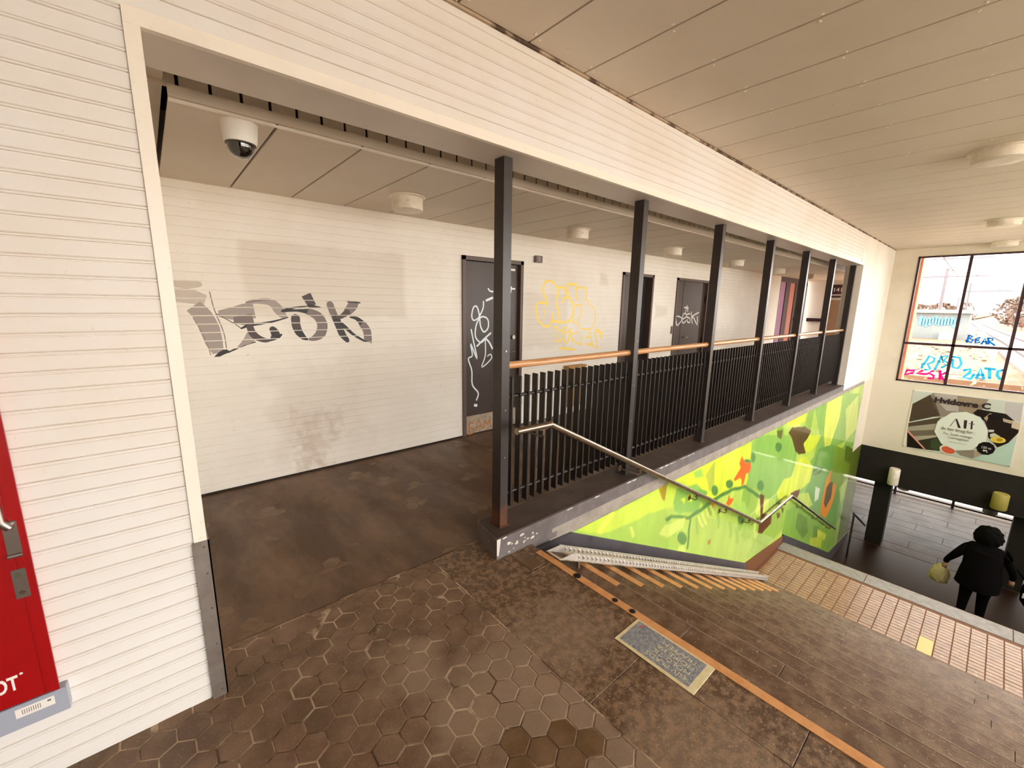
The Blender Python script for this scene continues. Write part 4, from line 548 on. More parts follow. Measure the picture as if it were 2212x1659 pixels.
# skirting along the flight, landing and lower flight
def band(xs, lo, hi, y0, y1):
    m = MB()
    for a, b in zip(xs[:-1], xs[1:]):
        m.prism([(a, y0, lo(a)), (b, y0, lo(b)), (b, y0, hi(b)), (a, y0, hi(a))], (0, y1-y0, 0))
    return m
e = 1e-4
sk = struct('baseboard_stair', band([1.62, 1.84, 2.2, XL-e], lambda x: lz(x)-.30 if x > 1.8 else -.05, lambda x: min(lz(x)+.135, -.045) if x > 1.9 else (-.045 if x > 1.7 else -.02), YF-.022, YF+.01), M['skirt'])
part('skirting_landing', band([XL-e, X2], lambda x: ZL-.05, lambda x: ZL+.10 if x > XL else lz(x)+.135, YF-.018, YF+.01), M['grout'], sk)
part('skirting_lower', band([X2, 11.3, 13.2], lambda x: lz(x)-.3, lambda x: lz(x)+.135, YF-.022, YF+.01), M['skirt'], sk)
# ================================================================== curb under the railing
cm_ = MB().prism([(1.50, YF-.005, 0), (1.545, 2.125, 0), (2.0, 2.125, 0), (2.0, YF-.005, 0)], (0, 0, .137))
cm_.box(2.0, 10.12, YF-.005, 2.125, .035, .137).box(1.6, 2.05, YF-.005, 2.0, -.04, .0)
cu = struct('curb', cm_, M['curb'])
struct('wall_stair_end', MB().box(12.045, XE, YF-.004, YF+.01, -1.66, .0), M['endwall'])
part('curb_top', MB().prism([(1.512, YF+.003, .137), (1.552, 2.115, .137), (10.115, 2.12, .137), (10.115, YF+.003, .137)], (0, 0, .006)), M['curbtop'], cu)
part('lower_ledge', MB().box(1.98, 12.03, YF-.001, YF+.20, -.085, .037), mat('grey_ledge', '9c9286', .6, col2='857b70', scale=9), cu, label='paler concrete strip under the curb face')
chip = MB(); rg = random.Random(5)
for cx_, n_, sp in ((2.05, 4, .5), (3.75, 12, .32), (3.0, 3, .3)):
    for _ in range(n_):
        x = cx_+rg.uniform(-sp, sp); s_ = rg.uniform(.008, .03)
        chip.poly([(x+s_*math.cos(a)*1.6, YF-.0062, .130+.008*math.sin(a)*rg.uniform(.3, 1.1)) for a in [i*PI/3 for i in range(6)]])
for _ in range(14):
    x = 1.72+rg.uniform(-.13, .13); z = .055+rg.uniform(-.045, .05); s_ = rg.uniform(.006, .018)
    chip.poly([(x+s_*math.cos(a)*rg.uniform(.4, 1.3), YF-.0062, z+s_*.7*math.sin(a)*rg.uniform(.4, 1.3)) for a in [i*PI/4 for i in range(8)]])
chip.poly([(1.499, YF-.006, .138), (1.53, YF-.0062, .138), (1.52, YF-.0062, .06), (1.512, YF-.0062, .02), (1.50, YF-.0062, .03)])
o = part('paint_chips', chip, M['concrete'], cu); o['kind'] = 'stuff'
# ================================================================== floor
fl = struct('floor', MB().box(XB, 1.19, YR, 2.118, -.25, -.0016).box(1.19, 1.795, YR, YF-.005, -.25, -.0035).box(1.19, 1.56, YF-.01, 2.118, -.25, -.0035).box(XB, .05, 2.118, 2.13, -.25, -.006), M['joint'])
flc = struct('floor_corridor', MB().box(.0, 15.6, 2.122, 7.0, -.25, -.004), M['corr'])
def hexpts(cx, cy, a): return [(cx+a*math.cos(PI/6+k*PI/3), cy+a*math.sin(PI/6+k*PI/3)) for k in range(6)]
def half(pl, f):
    o = []
    for i in range(len(pl)):
        p, q = pl[i], pl[(i+1) % len(pl)]; fp, fq = f(p), f(q)
        if fp >= 0: o.append(p)
        if (fp >= 0) != (fq >= 0): t = fp/(fp-fq); o.append((p[0]+(q[0]-p[0])*t, p[1]+(q[1]-p[1])*t))
    return o
A = .0605
def trihex(q, r): return [(q, r), (q+1, r), (q, r+1)]
def hexc(q, r): return (.02+A*math.sqrt(3)*(q+r/2), .035+A*1.5*r)
rr = random.Random(11)
def pavers(region, parent, limit_key, z0=0., mats=None, joint=.0022):
    x0, x1, y0, y1 = region; out = []
    for q in range(-60, 140):
        for r in range(-30, 60):
            if (q-r) % 3: continue
            cells = trihex(q, r); cs = [hexc(*c) for c in cells]
            if all(c[0] < x0-A or c[0] > x1+A or c[1] < y0-A or c[1] > y1+A for c in cs): continue
            m = MB(); dz = rr.uniform(-.0011, .0015); tx, ty = rr.uniform(-.012, .012), rr.uniform(-.012, .012)
            cxm = sum(c[0] for c in cs)/3; cym = sum(c[1] for c in cs)/3
            for c in cs:
                ho = hexpts(c[0]+(cxm-c[0])*.012, c[1]+(cym-c[1])*.012, A-joint); hi = hexpts(c[0], c[1], A-joint-.0035)
                for f in (lambda p: p[0]-x0, lambda p: x1-p[0], lambda p: p[1]-y0, lambda p: y1-p[1]):
                    ho = half(ho, f) if ho else ho; hi = half(hi, f) if hi else hi
                if len(ho) < 3 or len(hi) < 3: continue
                zz = lambda p: z0+dz+(p[0]-cxm)*tx+(p[1]-cym)*ty
                m.poly([(p[0], p[1], zz(p)) for p in hi])
                if len(ho) == len(hi):
                    n = len(ho)
                    for i in range(n):
                        j = (i+1) % n
                        m.poly([(ho[i][0], ho[i][1], zz(ho[i])-.0018), (ho[j][0], ho[j][1], zz(ho[j])-.0018), (hi[j][0], hi[j][1], zz(hi[j])), (hi[i][0], hi[i][1], zz(hi[i]))])
                        m.poly([(ho[i][0], ho[i][1], z0-.02), (ho[j][0], ho[j][1], z0-.02), (ho[j][0], ho[j][1], zz(ho[j])-.0018), (ho[i][0], ho[i][1], zz(ho[i])-.0018)])
            if m.f: out.append((math.hypot(cxm, cym-.9), cxm, cym, m))
    return sorted(out, key=lambda t: t[0])
near = pavers((XB+3.4, 1.182, -1.2, 2.108), fl, 0)
for i, (d, cx_, cy_, m) in enumerate(near):
    if i < 290:
        u = rr.random(); mt = M['paver'] if u < .80 else (M['paver_dark'] if u < .88 else M['paver_red'])
        if abs(cx_-1.0) < .09 and abs(cy_-.83) < .08: mt = M['paver_dark']
        part('paver', m, mt, fl)
rest = MB()
for d, _, _, m in near[290:]:
    n = len(rest.v); rest.v += m.v; rest.f += [tuple(n+i for i in f) for f in m.f]
o = part('paver_field', rest, M['paver'], fl); o['kind'] = 'stuff'
cor = pavers((.10, 6.0, 2.135, 4.02), flc, 0, -.0045, joint=.0010)
for i, (d, cx_, cy_, m) in enumerate(cor[:250]): part('paver', m, M['corr'] if rr.random() < .85 else M['paver_dark'], flc)
rest = MB()
for d, _, _, m in cor[250:]:
    n = len(rest.v); rest.v += m.v; rest.f += [tuple(n+i for i in f) for f in m.f]
o = part('paver_field', rest, M['corr'], flc); o['kind'] = 'stuff'
# straight slabs at the stair head
def slabs(parent, x0, x1, ycuts, z, mt, name='concrete_slab', th=.03, g=.0012):
    for a, b in zip(ycuts[:-1], ycuts[1:]):
        part(name, MB().bbox(x0+g, x1-g, a+g, b-g, z-th, z+rr.uniform(-.001, .0005), .002), mt, parent)
slabs(fl, 1.187, 1.545, [-4.4, -3.65, -2.9, -2.15, -1.4, -.65, .10, .86, 1.36, 2.112], -.001, M['slab'])
slabs(fl, 1.545, 1.797, [-4.4, -3.6, -2.85, -2.1, -1.35, -.55, .25, 1.003, 1.62, YF-.006], -.001, M['slab'])
part('cover_stone', MB().bbox(1.60, 1.71, 1.64, 1.80, 0, .002, .002), M['paver_dark'], fl, label='small dark stone by the curb')
# ---- stairs
st = struct('staircase', MB().box(1.7, 1.74, YR, YF, -.4, -.3), M['joint_d'])
core = MB()
for k in range(NZ+1):
    x0 = X0+k*G; core.box(x0-.01 if k else X0-.02, x0+G, YR, YF+.005, -4.6, -(k+1)*RISE-.05)
for k in range(14):
    x0 = X2+k*G; core.box(x0, x0+G, YR, YF+.005, -4.9, ZL-(k+1)*RISE-.05)
core.box(XL+G, X2, YR, YF+.005, -4.6, ZL-.05); core.box(X0-.02, 2.0, YR, YF+.005, -4.6, -.4)
part('stair_core', core, M['joint_d'], st)
part('top_riser', MB().box(X0-.012, X0, YR, YF-.024, -RISE-.01, -.016), M['step'], st)
yel = part('yellow_strip', MB().box(X0-.052, X0-.006, -3.0, YF-.10, -.003, .0018), M['yellow'], st, label='long orange yellow line at the top step')
for y in (1.43, 1.16, 1.05):
    part('dark_stud', MB().lathe([(.024 if y > 1.4 else .017, 0), (.022 if y > 1.4 else .015, .004), (.004, .0045)], (X0-.029, y, .001), 16), M['black'], st, True)
def step_row(k, xn, zn, ycuts, strip, mt, nose=True):
    # tread behind riser: from previous riser to this nosing xn, top zn
    for a, b in zip(ycuts[:-1], ycuts[1:]):
        m = MB().bbox(xn-G+.002, xn, a+.0009, b-.0009, zn-RISE-.005, zn, .002)
        bl = part('step_block', m, mt, st)
        if strip and b > YF-.03:
            part('yellow_strip', MB().box(xn-.048, xn-.006, 1.34, b-.03, zn-.001, zn+.0018), M['yellow'], bl)
        if nose: part('step_edge', MB().box(xn-.006, xn+.0008, a+.0025, b-.0025, zn-.012, zn+.0008), M['nosing'], bl)
for k in range(1, NZ+1):
    of = .42*(k % 3)
    cuts = [YF-.024]; y = .92-.05*(k % 3)-.33*((k+1) % 2)
    while y > -3.2: cuts.append(y); y -= 1.2
    cuts.append(YR); step_row(k, X0+k*G, -k*RISE, cuts[::-1], k <= 13, M['step'])
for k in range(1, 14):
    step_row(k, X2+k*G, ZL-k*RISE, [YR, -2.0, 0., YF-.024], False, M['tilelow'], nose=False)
# landing with clinker tiles
la = struct('landing', MB().box(XL+.002, X2-.02, YR, YF-.01, ZL-.2, ZL-.004), M['grout'])
TX, TY = .0655, .131
nx_ = int((7.22-(XL+.05))/TX)
tlist = []
for i in range(nx_):
    for j in range(48):
        tlist.append((XL+.055+i*TX, YF-.05-(j+1)*TY, i, j))
tm = MB().bbox(0, TX-.008, 0, TY-.009, -.012, 0, .002).mesh('tile'); tm.materials.append(M['tile'])
cnt = 0
tlist.sort(key=lambda t: abs(t[1]+.3)+abs(t[0]-6.4)*.3)
restm = MB()
for x, y, i, j in tlist:
    if 6.17 < x < 6.47 and abs(y-.025) < .07: continue
    if cnt < 295: link('tile', tm, None, la, (x, y, ZL+rr.uniform(-.0015, .0008))); cnt += 1
    else: restm.bbox(x, x+TX-.008, y, y+TY-.009, ZL-.012, ZL, .002)
o = part('tile_field', restm, M['tile'], la); o['kind'] = 'stuff'
part('yellow_tile', MB().bbox(6.18, 6.502, -.022, .100, ZL-.012, ZL+.001, .002), M['tile_y'], la, label='single pale yellow tile')
for a, b in ((YR, -2.0), (-2.0, -.62), (-.62, .75), (.75, YF-.024)):
    part('edge_slab', MB().bbox(7.225, X2, a+.003, b-.003, ZL-.12, ZL+.002, .004), M['greyband'], la)
part('edge_strip', MB().box(X2-.004, X2+.004, YR, YF-.024, ZL-.03, ZL+.003), M['tile'], la)
# right-hand stair wall and the hall's window side (outside the frame)
struct('wall_right', MB().box(XB, XE, YR-.2, YR, -4.4, .35).box(XB, XE, YR-.2, YR, 2.75, 3.1).box(-.1, .1, YR-.2, YR, .35, 2.75).box(4.4, 4.6, YR-.2, YR, .35, 2.75).box(8.9, 9.1, YR-.2, YR, .35, 2.75).box(XB-.1, XB+.1, YR-.2, YR, .35, 2.75), M['plaster'])
struct('right_light_block', MB().box(XB, -.6, YR-.2, YR, .35, 2.75), mat('brown_light_block', '5a4a3e', .7))  # unseen wall added to block light and keep the posts' left faces dark
struct('wall_behind', MB().box(XB-.2, XB, YR, YF, -.1, 3.1), mat('brown_rear_wall', '4a3c34', .7))  # unseen rear wall, closed and darkened to cut light on faces towards it
struct('roof', MB().box(XB-.6, XE+.3, YR-.6, 4.5, 3.1, 3.3), M['gap'])
struct('roof_corridor', MB().box(XE+.3, 15.8, 2.0, 4.3, 2.96, 3.2), M['gap'])
# ================================================================== posts, railing, handrails
PXS = [1.60+1.40*k for k in range(7)]
ordn = ['nearest, standing on the free end of the curb', 'second from the stair head', 'third from the stair head', 'fourth from the stair head, in the middle of the row', 'fifth from the stair head', 'sixth, last but one before the white pillar', 'seventh, right against the white pillar']
post0 = None
for k, x in enumerate(PXS):
    if k == 0:
        t = thing('steel_post', (x+.03, 1.99, .143), 'x', 'post', 'charcoal posts along the curb')
        part('post_shaft', MB().bbox(x, x+.062, 1.95, 2.035, .147, ZS-.006, .001), M['post'], t)
        part('base_plate', MB().box(x-.008, x+.07, 1.942, 2.043, .143, .150), M['post'], t)
        for z in (.62, .93, 1.30): part('bolt', MB().tube([(x+.031, 1.951, z), (x+.031, 1.946, z)], .006, 8), M['chrome'], t)
        post0 = t
    else: t = copy_tree(post0); t.location.x = x+.03
    t['label'] = 'charcoal steel post '+ordn[k]
bayn = ['nearest bay, by the first post', 'second bay', 'third bay', 'fourth bay', 'fifth bay', 'sixth and last bay, ending at the white pillar']
pk = MB().bbox(-.005, .005, -.024, .024, -.44, .44, .001).mesh('picket'); pk.materials.append(M['picket'])
for k in range(6):
    xa, xb = PXS[k]+.062, PXS[k+1]
    t = thing('picket_railing', (xa, 2.0, .25), 'black vertical picket railing panel, '+bayn[k], 'railing', 'picket panels between the posts')
    n = 18
    for i in range(n):
        link('picket', pk, None, t, (.052+i*(xb-xa-.10)/(n-1), 0, .44))
    for z in (.345, 1.0):
        part('cross_rod', MB().tube([(xa, 2.0, z), (xb, 2.0, z)], .011, 10), M['steel'], t, True)
        for xx in (xa, xb): part('end_bracket', MB().box(xx-.012 if xx == xb else xx, xx if xx == xb else xx+.012, 1.98, 2.02, z-.03, z+.03), M['steel'], t)
    r = MB().tube([(xa, 2.0, 1.203), (xb, 2.0, 1.203)], .0235, 16)
    h = whole('wooden_handrail', r, M['rail'], 'varnished round wooden handrail segment, '+bayn[k], 'handrail', (xa, 2.0, 1.203), True, 'wooden handrail segments')
# steel handrail down the stairs
YH = 1.775
hr = thing('steel_handrail', (1.58, YH, .85), 'brushed steel tube handrail running down the stairs in front of the green mural', 'handrail')
pth = [(1.575, YH, .846), (1.86, YH, .840), (6.06, YH, -1.305), (7.38, YH, -1.305), (11.1, YH, -3.21)]
part('rail_tube', MB().tube(pth[:2], .021, 16), M['inox'], hr, True)
part('rail_tube', MB().tube([pth[1], pth[2]], .021, 16), M['inox'], hr, True)
part('rail_tube', MB().tube([pth[2], pth[3]], .021, 16), M['inox'], hr, True)
part('rail_tube', MB().tube([pth[3], pth[4]], .021, 16), M['inox'], hr, True)
jn = MB()
for p in pth[1:4]: jn.lathe([(.004, -.021), (.015, -.015), (.0212, 0), (.015, .015), (.004, .021)], p, 12)
part('elbow_joint', jn, M['inox'], hr, True)
def hz_(x):
    for (xa, _, za), (xb, _, zb) in zip(pth[:-1], pth[1:]):
        if xa <= x <= xb: return za+(zb-za)*(x-xa)/(xb-xa)
for x in (1.80, 2.95, 4.05, 4.85, 5.65, 6.35, 7.1, 8.1, 9.3, 10.6):
    z = hz_(x); yw = 1.978 if x < 3.3 else YF-.003
    m = MB().tube([(x, YH, z-.02), (x, YH, z-.055), (x, YH+.02, z-.075), (x, yw, z-.075)], .0065, 8)
    m.tube([(x, yw-.006, z-.075), (x, yw, z-.075)], .028, 14)
    m.box(x-.035, x+.035, YH-.008, YH+.008, z-.024 if not (1.86 < x < 6.06 or x > 7.38) else z-.03, z-.018)
    part('wall_bracket', m, M['inox'], hr, True)
# aluminium wheel channel along the flight
ch = thing('wheel_channel', (1.85, 1.65, 0), 'perforated metal wheel channel for prams and bicycles lying down the steps', 'ramp')
def fl_band(y, side, xs, zlo, zhi, th=.003):
    return MB().prism([(a, y, zlo(a)) for a in xs]+[(a, y, zhi(a)) for a in xs[::-1]], (0, th, 0))
ln = lambda x: -(x-1.80)/G*RISE if x > 1.80 else 0.
xe_ = 6.10
part('channel_base', MB().prism([(1.80, 1.60, .006), (xe_, 1.60, ln(xe_)+.012), (xe_, 1.60, ln(xe_)+.016), (1.80, 1.60, .012)], (0, .12, 0)), M['joint'], ch)
for y, nm in ((1.60, 'near'), (1.72, 'far')):
    lo = lambda x: ln(x)+.006; 
    part('channel_flange', MB().prism([(1.81, y, .006), (xe_, y, ln(xe_)+.006), (xe_+.02, y, ln(xe_)+.066), (1.95, y, ln(1.95)+.066), (1.93, y, ln(1.93)+.062)], (0, .003, 0)), M['alu'], ch)
    part('flange_lip', MB().prism([(1.935, y-.004, ln(1.935)+.063), (xe_+.02, y-.004, ln(xe_)+.064), (xe_+.02, y-.004, ln(xe_)+.069), (1.935, y-.004, ln(1.935)+.068)], (0, .012, 0)), M['alu'], ch)
    tri = MB(); x = 1.98; s_ = -1
    while x < xe_-.02:
        f = (x-1.93)/(xe_-1.93); top = ln(x)+.056; h = .034
        yy = y-.001 if nm == 'far' else y-.001
        n0 = len(tri.v); tri.v += [(x, yy, top), (x+.030, yy, top-.016), (x+.003, yy, top-h), (x+.012, yy-.011, top-h*.45)]
        tri.f += [(n0, n0+1, n0+3), (n0+1, n0+2, n0+3), (n0+2, n0, n0+3)]; x += .048
    o = part('grip_dimples', tri, M['alu'], ch); o['kind'] = 'stuff'
part('end_foot', MB().box(1.97, 1.99, 1.585, 1.60, ln(1.97)-.04, ln(1.97)+.01), M['chrome'], ch)
# metal corner guard on the trim
cg = thing('corner_guard', (.06, 1.85, 0), 'riveted sheet metal guard on the foot of the white corner trim', 'guard')
part('guard_sheet', MB().box(.034, .086, 1.843, 1.848, .0, .685).box(.081, .086, 1.843, 2.0, .0, .685), M['zinc'], cg)
for z in (.66, .55, .40, .24, .03):
    part('rivet', MB().tube([(.070, 1.8435, z), (.070, 1.8395, z)], [.0055, .003], 8), M['chrome'], cg, True)
# red cabinet
rc = thing('red_cabinet', (-.6, 1.85, .31), 'red wall cabinet with grey base and chrome handle on the white siding', 'cabinet')
part('cabinet_body', MB().box(-0.9937, -0.3515, 1.8184, 1.8530, 0.3353, 1.9670), M['red'], rc)
part('edge_frame', MB().box(-0.3609, -0.3462, 1.8162, 1.8200, 0.3332, 1.9670), M['red'], rc)
part('back_shadow_strip', MB().box(-0.3682, -0.3619, 1.8360, 1.8530, 0.2830, 1.9670), M['winframe'], rc)  # dark strip standing in for the shadow gap at the cabinet's back edge
dr = part('cabinet_door', MB().bbox(-0.9728, -0.3776, 1.8149, 1.8184, 0.3374, 1.9566, .001), M['red'], rc)
part('door_margin', MB().bbox(-0.3745, -0.3609, 1.8156, 1.8184, 0.3374, 1.9566, .001), M['red'], rc)
part('cabinet_base', MB().bbox(-0.9937, -0.3316, 1.8152, 1.8530, 0.2495, 0.3311, .003), M['cabgrey'], rc)
part('barcode_label', MB().box(-0.4446, -0.3609, 1.8148, 1.8152, 0.2882, 0.3185), M['white'], rc, label='white barcode sticker')
bm_ = MB()
for i in range(9): bm_.box(-.431+i*.0047, -.4294+i*.0047, 1.8146, 1.8148, 0.2955, 0.3122)
bm_.box(-0.3766, -0.3682, 1.8146, 1.8148, 0.3060, 0.3122)
o = part('barcode_bars', bm_, M['alarm'], rc)
part('handle_plate', MB().bbox(-0.3891, -0.3598, 1.8130, 1.8162, 0.8216, 0.9315, .003), M['chrome'], rc)
part('lever_handle', MB().tube([(-0.3745, 1.8152, 0.9158), (-0.3745, 1.8056, 0.9158), (-0.3891, 1.8040, 0.9367), (-0.3954, 1.8040, 1.1407)], [.011, .011, .011, .009], 10), M['chrome'], rc, True)
part('handle_foot', MB().tube([(-0.3891, 1.8124, 0.8227), (-0.3598, 1.8124, 0.8227)], .007, 10), M['chrome'], rc, True)
lk = part('lock_plate', MB().bbox(-0.3912, -0.3619, 1.8136, 1.8162, 0.6825, 0.7767, .002), M['chrome'], rc)
part('keyhole', MB().tube([(-0.3766, 1.8140, 0.7589), (-0.3766, 1.8128, 0.7589)], .008, 14), M['lampdark'], lk, True)
part('keyhole', MB().tube([(-0.3766, 1.8140, 0.7014), (-0.3766, 1.8128, 0.7014)], .007, 14), M['inox'], lk, True)
text('DOT', .066, M['white'], rc, (-0.4236, 1.8141, 0.3907), (PI/2, 0, 0), bold=.0016, sx=.55, align='RIGHT')
part('lettering_dot', MB().tube([(-0.4153, 1.8148, 0.4367), (-0.4153, 1.8144, 0.4367)], .004, 8), M['white'], rc)
# floor plaque
pq = thing('floor_plaque', (1.65, .80, 0), 'grey lettered plaque with cream border set in front of the orange line', 'plaque')
part('border_plate', MB().bbox(1.548, 1.752, .608, 1.002, -.002, .0016, .0006), mat('cream_border', 'e6d8ac', .55, col2='d6c594', scale=30), pq)
part('plaque_face', MB().box(1.566, 1.738, .640, .985, .0015, .0024), mat('speckled_grey_plaque', '989a9c', .5, col2='74767e', scale=60, lo=.4, hi=.6, col3='c2c6be', scale3=150, lo3=.58, hi3=.68), pq)
pl = mat('plaque_lettering', 'ddd2a8', .6, col2='9a9a92', scale=90, lo=.5, hi=.62)
for i, s_ in enumerate(['GIV PLADS', 'HOLD TIL', 'HOJRE PA', 'TRAPPEN']):
    text(s_, .036, pl, pq, (1.607+i*.036, .665, .0026), (0, 0, PI/2), ext=.0002, sx=1.15)
part('red_mark', MB().lathe([(.010, 0), (.009, .0006)], (1.716, .955, .0024), 12), mat('faded_red', 'b8605c', .6), pq)
# wall boxes
al = thing('alarm_box', (3.90, YB-.03, 2.16), 'small grey-brown sensor box high between the first door and the yellow graffiti', 'alarm')
part('box_body', MB().bbox(3.845, 3.955, YB-.055, YB-.005, 2.115, 2.20, .004), M['alarm'], al)
part('box_slot', MB().box(3.895, 3.90, YB-.058, YB-.055, 2.13, 2.185), M['white'], al)
tb = thing('tan_wall_box', (4.69, YB-.05, .1), 'tan box on the wall below the yellow graffiti, seen through the railing', 'box')
part('box_body', MB().bbox(4.50, 4.88, YB-.10, YB-.005, .12, .715, .006), M['tan'], tb)
part('box_lid', MB().box(4.49, 4.89, YB-.11, YB-.005, .70, .722), M['tan'], tb)
kp = thing('wall_reader', (7.44, YB-.02, 1.17), 'small dark key reader left of the brown double door', 'reader')
part('reader_body', MB().bbox(7.41, 7.46, YB-.03, YB-.004, 1.09, 1.23, .003), M['alarm'], kp)
# ================================================================== ceiling lamps and camera
lampn = ['nearest drum lamp on the corridor ceiling, beside the first post', 'second drum lamp on the corridor ceiling', 'third drum lamp on the corridor ceiling', 'fourth drum lamp on the corridor ceiling', 'fifth drum lamp on the corridor ceiling', 'sixth drum lamp on the corridor ceiling, by the far end wall']
def lamp(x, y, z, r, h, label, cat, mt, group, name='drum_lamp'):
    t = thing(name, (x, y, z), label, cat, group)
    part('lamp_rim', MB().lathe([(r*1.17, 0), (r*1.17, -.008), (r*1.02, -.012)], (x, y, z), 32), mt, t, True)
    part('lamp_drum', MB().lathe([(r, -.01), (r, -h), (r*.94, -h-.006), (r*.3, -h-.008)], (x, y, z), 32), mt, t, True)
    part('drum_screw', MB().tube([(x-r*.42, y-r*.905, z-h*.5), (x-r*.43, y-r*.925, z-h*.5)], .005, 6), M['chrome'], t)
    return t
for k, x in enumerate([1.72, 3.84, 5.97, 8.2, 10.4, 12.5]):
    lamp(x, 3.34, ZCC, .125, .105, 'cream '+lampn[k], 'lamp', M['lamp'], 'corridor drum lamps')
hn = ['large cream drum lamp on the hall ceiling, cut by the right edge of the picture', 'large cream drum lamp on the hall ceiling, between the nearest one and the window', 'large cream drum lamp on the hall ceiling right above the big window']
for k, x in enumerate([5.62, 9.78, 12.72]):
    lamp(x, .24, ZC, .175, .085, hn[k], 'lamp', M['lamp'], 'hall drum lamps')
dm = thing('dome_camera', (.44, 2.60, ZCC), 'white security camera with smoked dome on the first corridor ceiling panel', 'camera')
part('camera_housing', MB().lathe([(.082, 0), (.080, -.01), (.072, -.085), (.068, -.092)], (.445, 2.60, ZCC), 32), M['white'], dm, True)
part('dome_glass', MB().lathe([(.060, -.09), (.060, -.098), (.057, -.118), (.047, -.138), (.030, -.152), (.008, -.158)], (.445, 2.60, ZCC), 32), M['dome'], dm, True)
part('dome_ring', MB().lathe([(.067, -.09), (.067, -.096), (.061, -.097)], (.445, 2.60, ZCC), 32), M['lampdark'], dm, True)
# ================================================================== underpass
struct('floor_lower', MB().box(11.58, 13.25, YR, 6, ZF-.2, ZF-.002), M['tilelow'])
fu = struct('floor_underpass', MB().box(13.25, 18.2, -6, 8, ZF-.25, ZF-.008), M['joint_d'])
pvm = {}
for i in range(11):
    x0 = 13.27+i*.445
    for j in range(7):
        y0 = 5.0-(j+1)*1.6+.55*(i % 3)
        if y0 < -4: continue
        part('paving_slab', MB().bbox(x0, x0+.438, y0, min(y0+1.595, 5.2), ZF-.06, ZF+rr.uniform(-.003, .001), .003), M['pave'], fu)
cn = struct('ceiling_underpass', MB().box(XE+.31, 18.2, -6, 8, -2.35, -1.46).box(13.02, 13.35, -6, YF-.006, -2.515, -1.665), M['under'])
cl = ['dark square concrete column on the left of the underpass opening', 'dark square concrete column right of the person']
for i, y in enumerate((1.20, -1.06)):
    whole('concrete_column', MB().bbox(13.30, 13.62, y, y+.32, ZF, -2.35, .002), M['under'], cl[i], 'column', (13.46, y+.16, ZF), group='underpass columns')
struct('wall_underpass', MB().box(13.3, 18.2, 5.2, 5.5, ZF-.1, -1.4).box(13.25, 18.2, -6.2, -6, ZF-.1, -1.4), M['under'])
ln2 = ['pale drum lamp on the dark beam, left', 'pale drum lamp on the dark beam, above the person', 'dark hanging drum behind the beam, left', 'dark hanging drum behind the beam, above the person']
for i, (x, y, z0, z1, r) in enumerate([(12.88, 1.16, -2.44, -2.04, .10), (12.88, -.48, -2.40, -2.06, .12), (15.3, 1.14, -3.25, -2.35, .12), (15.3, -.46, -3.30, -2.35, .13)]):
    t = thing('drum_light' if i < 2 else 'hanging_drum', (x, y, z0), ln2[i], 'lamp')
    if i < 2:
        part('lamp_body', MB().lathe([(r*.9, z0), (r, z0+.02), (r, z1-.02), (r*.9, z1)], (x, y, 0), 20), M['lamp'] if i == 0 else mat('yellowed_lamp', 'a89a4c', .5), t, True)
        part('lamp_arm', MB().box(x, 12.905, y-.03, y+.03, (z0+z1)/2-.03, (z0+z1)/2+.03), M['lampdark'], t)
    else:
        part('lamp_body', MB().lathe([(r, z0), (r, z0+.35), (r*.9, z0+.36)], (x, y, 0), 20), M['lampdark'], t, True)
        part('lamp_stem', MB().tube([(x, y, z0+.35), (x, y, z1)], .03, 8), M['lampdark'], t, True)
lr = thing('lower_handrail', (13.2, 1.7, ZF), 'dark handrail low at the left of the underpass opening', 'handrail')
part('rail_tube', MB().tube([(11.9, 1.62, -3.04), (13.9, 1.62, -4.05)], .024, 8), M['steel'], lr, True)
part('rail_post', MB().tube([(12.0, 1.62, ZF), (12.0, 1.62, -3.1)], .02, 8), M['steel'], lr, True)
fr_ = thing('far_railing', (17.7, .3, ZF), 'dark railing at the bright far end of the underpass', 'railing')
for z in (ZF+.08, ZF+.5, ZF+.95): part('rail_bar', MB().box(17.7, 17.74, -3, 4.4, z-.025, z+.025), M['steel'], fr_)
for y in (4.2, 2.9, 1.5, .2, -1.1, -2.4): part('rail_post', MB().box(17.68, 17.74, y-.03, y+.03, ZF, ZF+1.0), M['steel'], fr_)
struct('ground_street', MB().box(18.2, 27, -12, 14, ZF-.3, ZF-.02), M['concrete'])
struct('wall_light_well', MB().box(23.5, 23.8, -12, 14, ZF-.1, -1.2), M['concrete'])  # pale back wall of a light well added to brighten the underpass exit
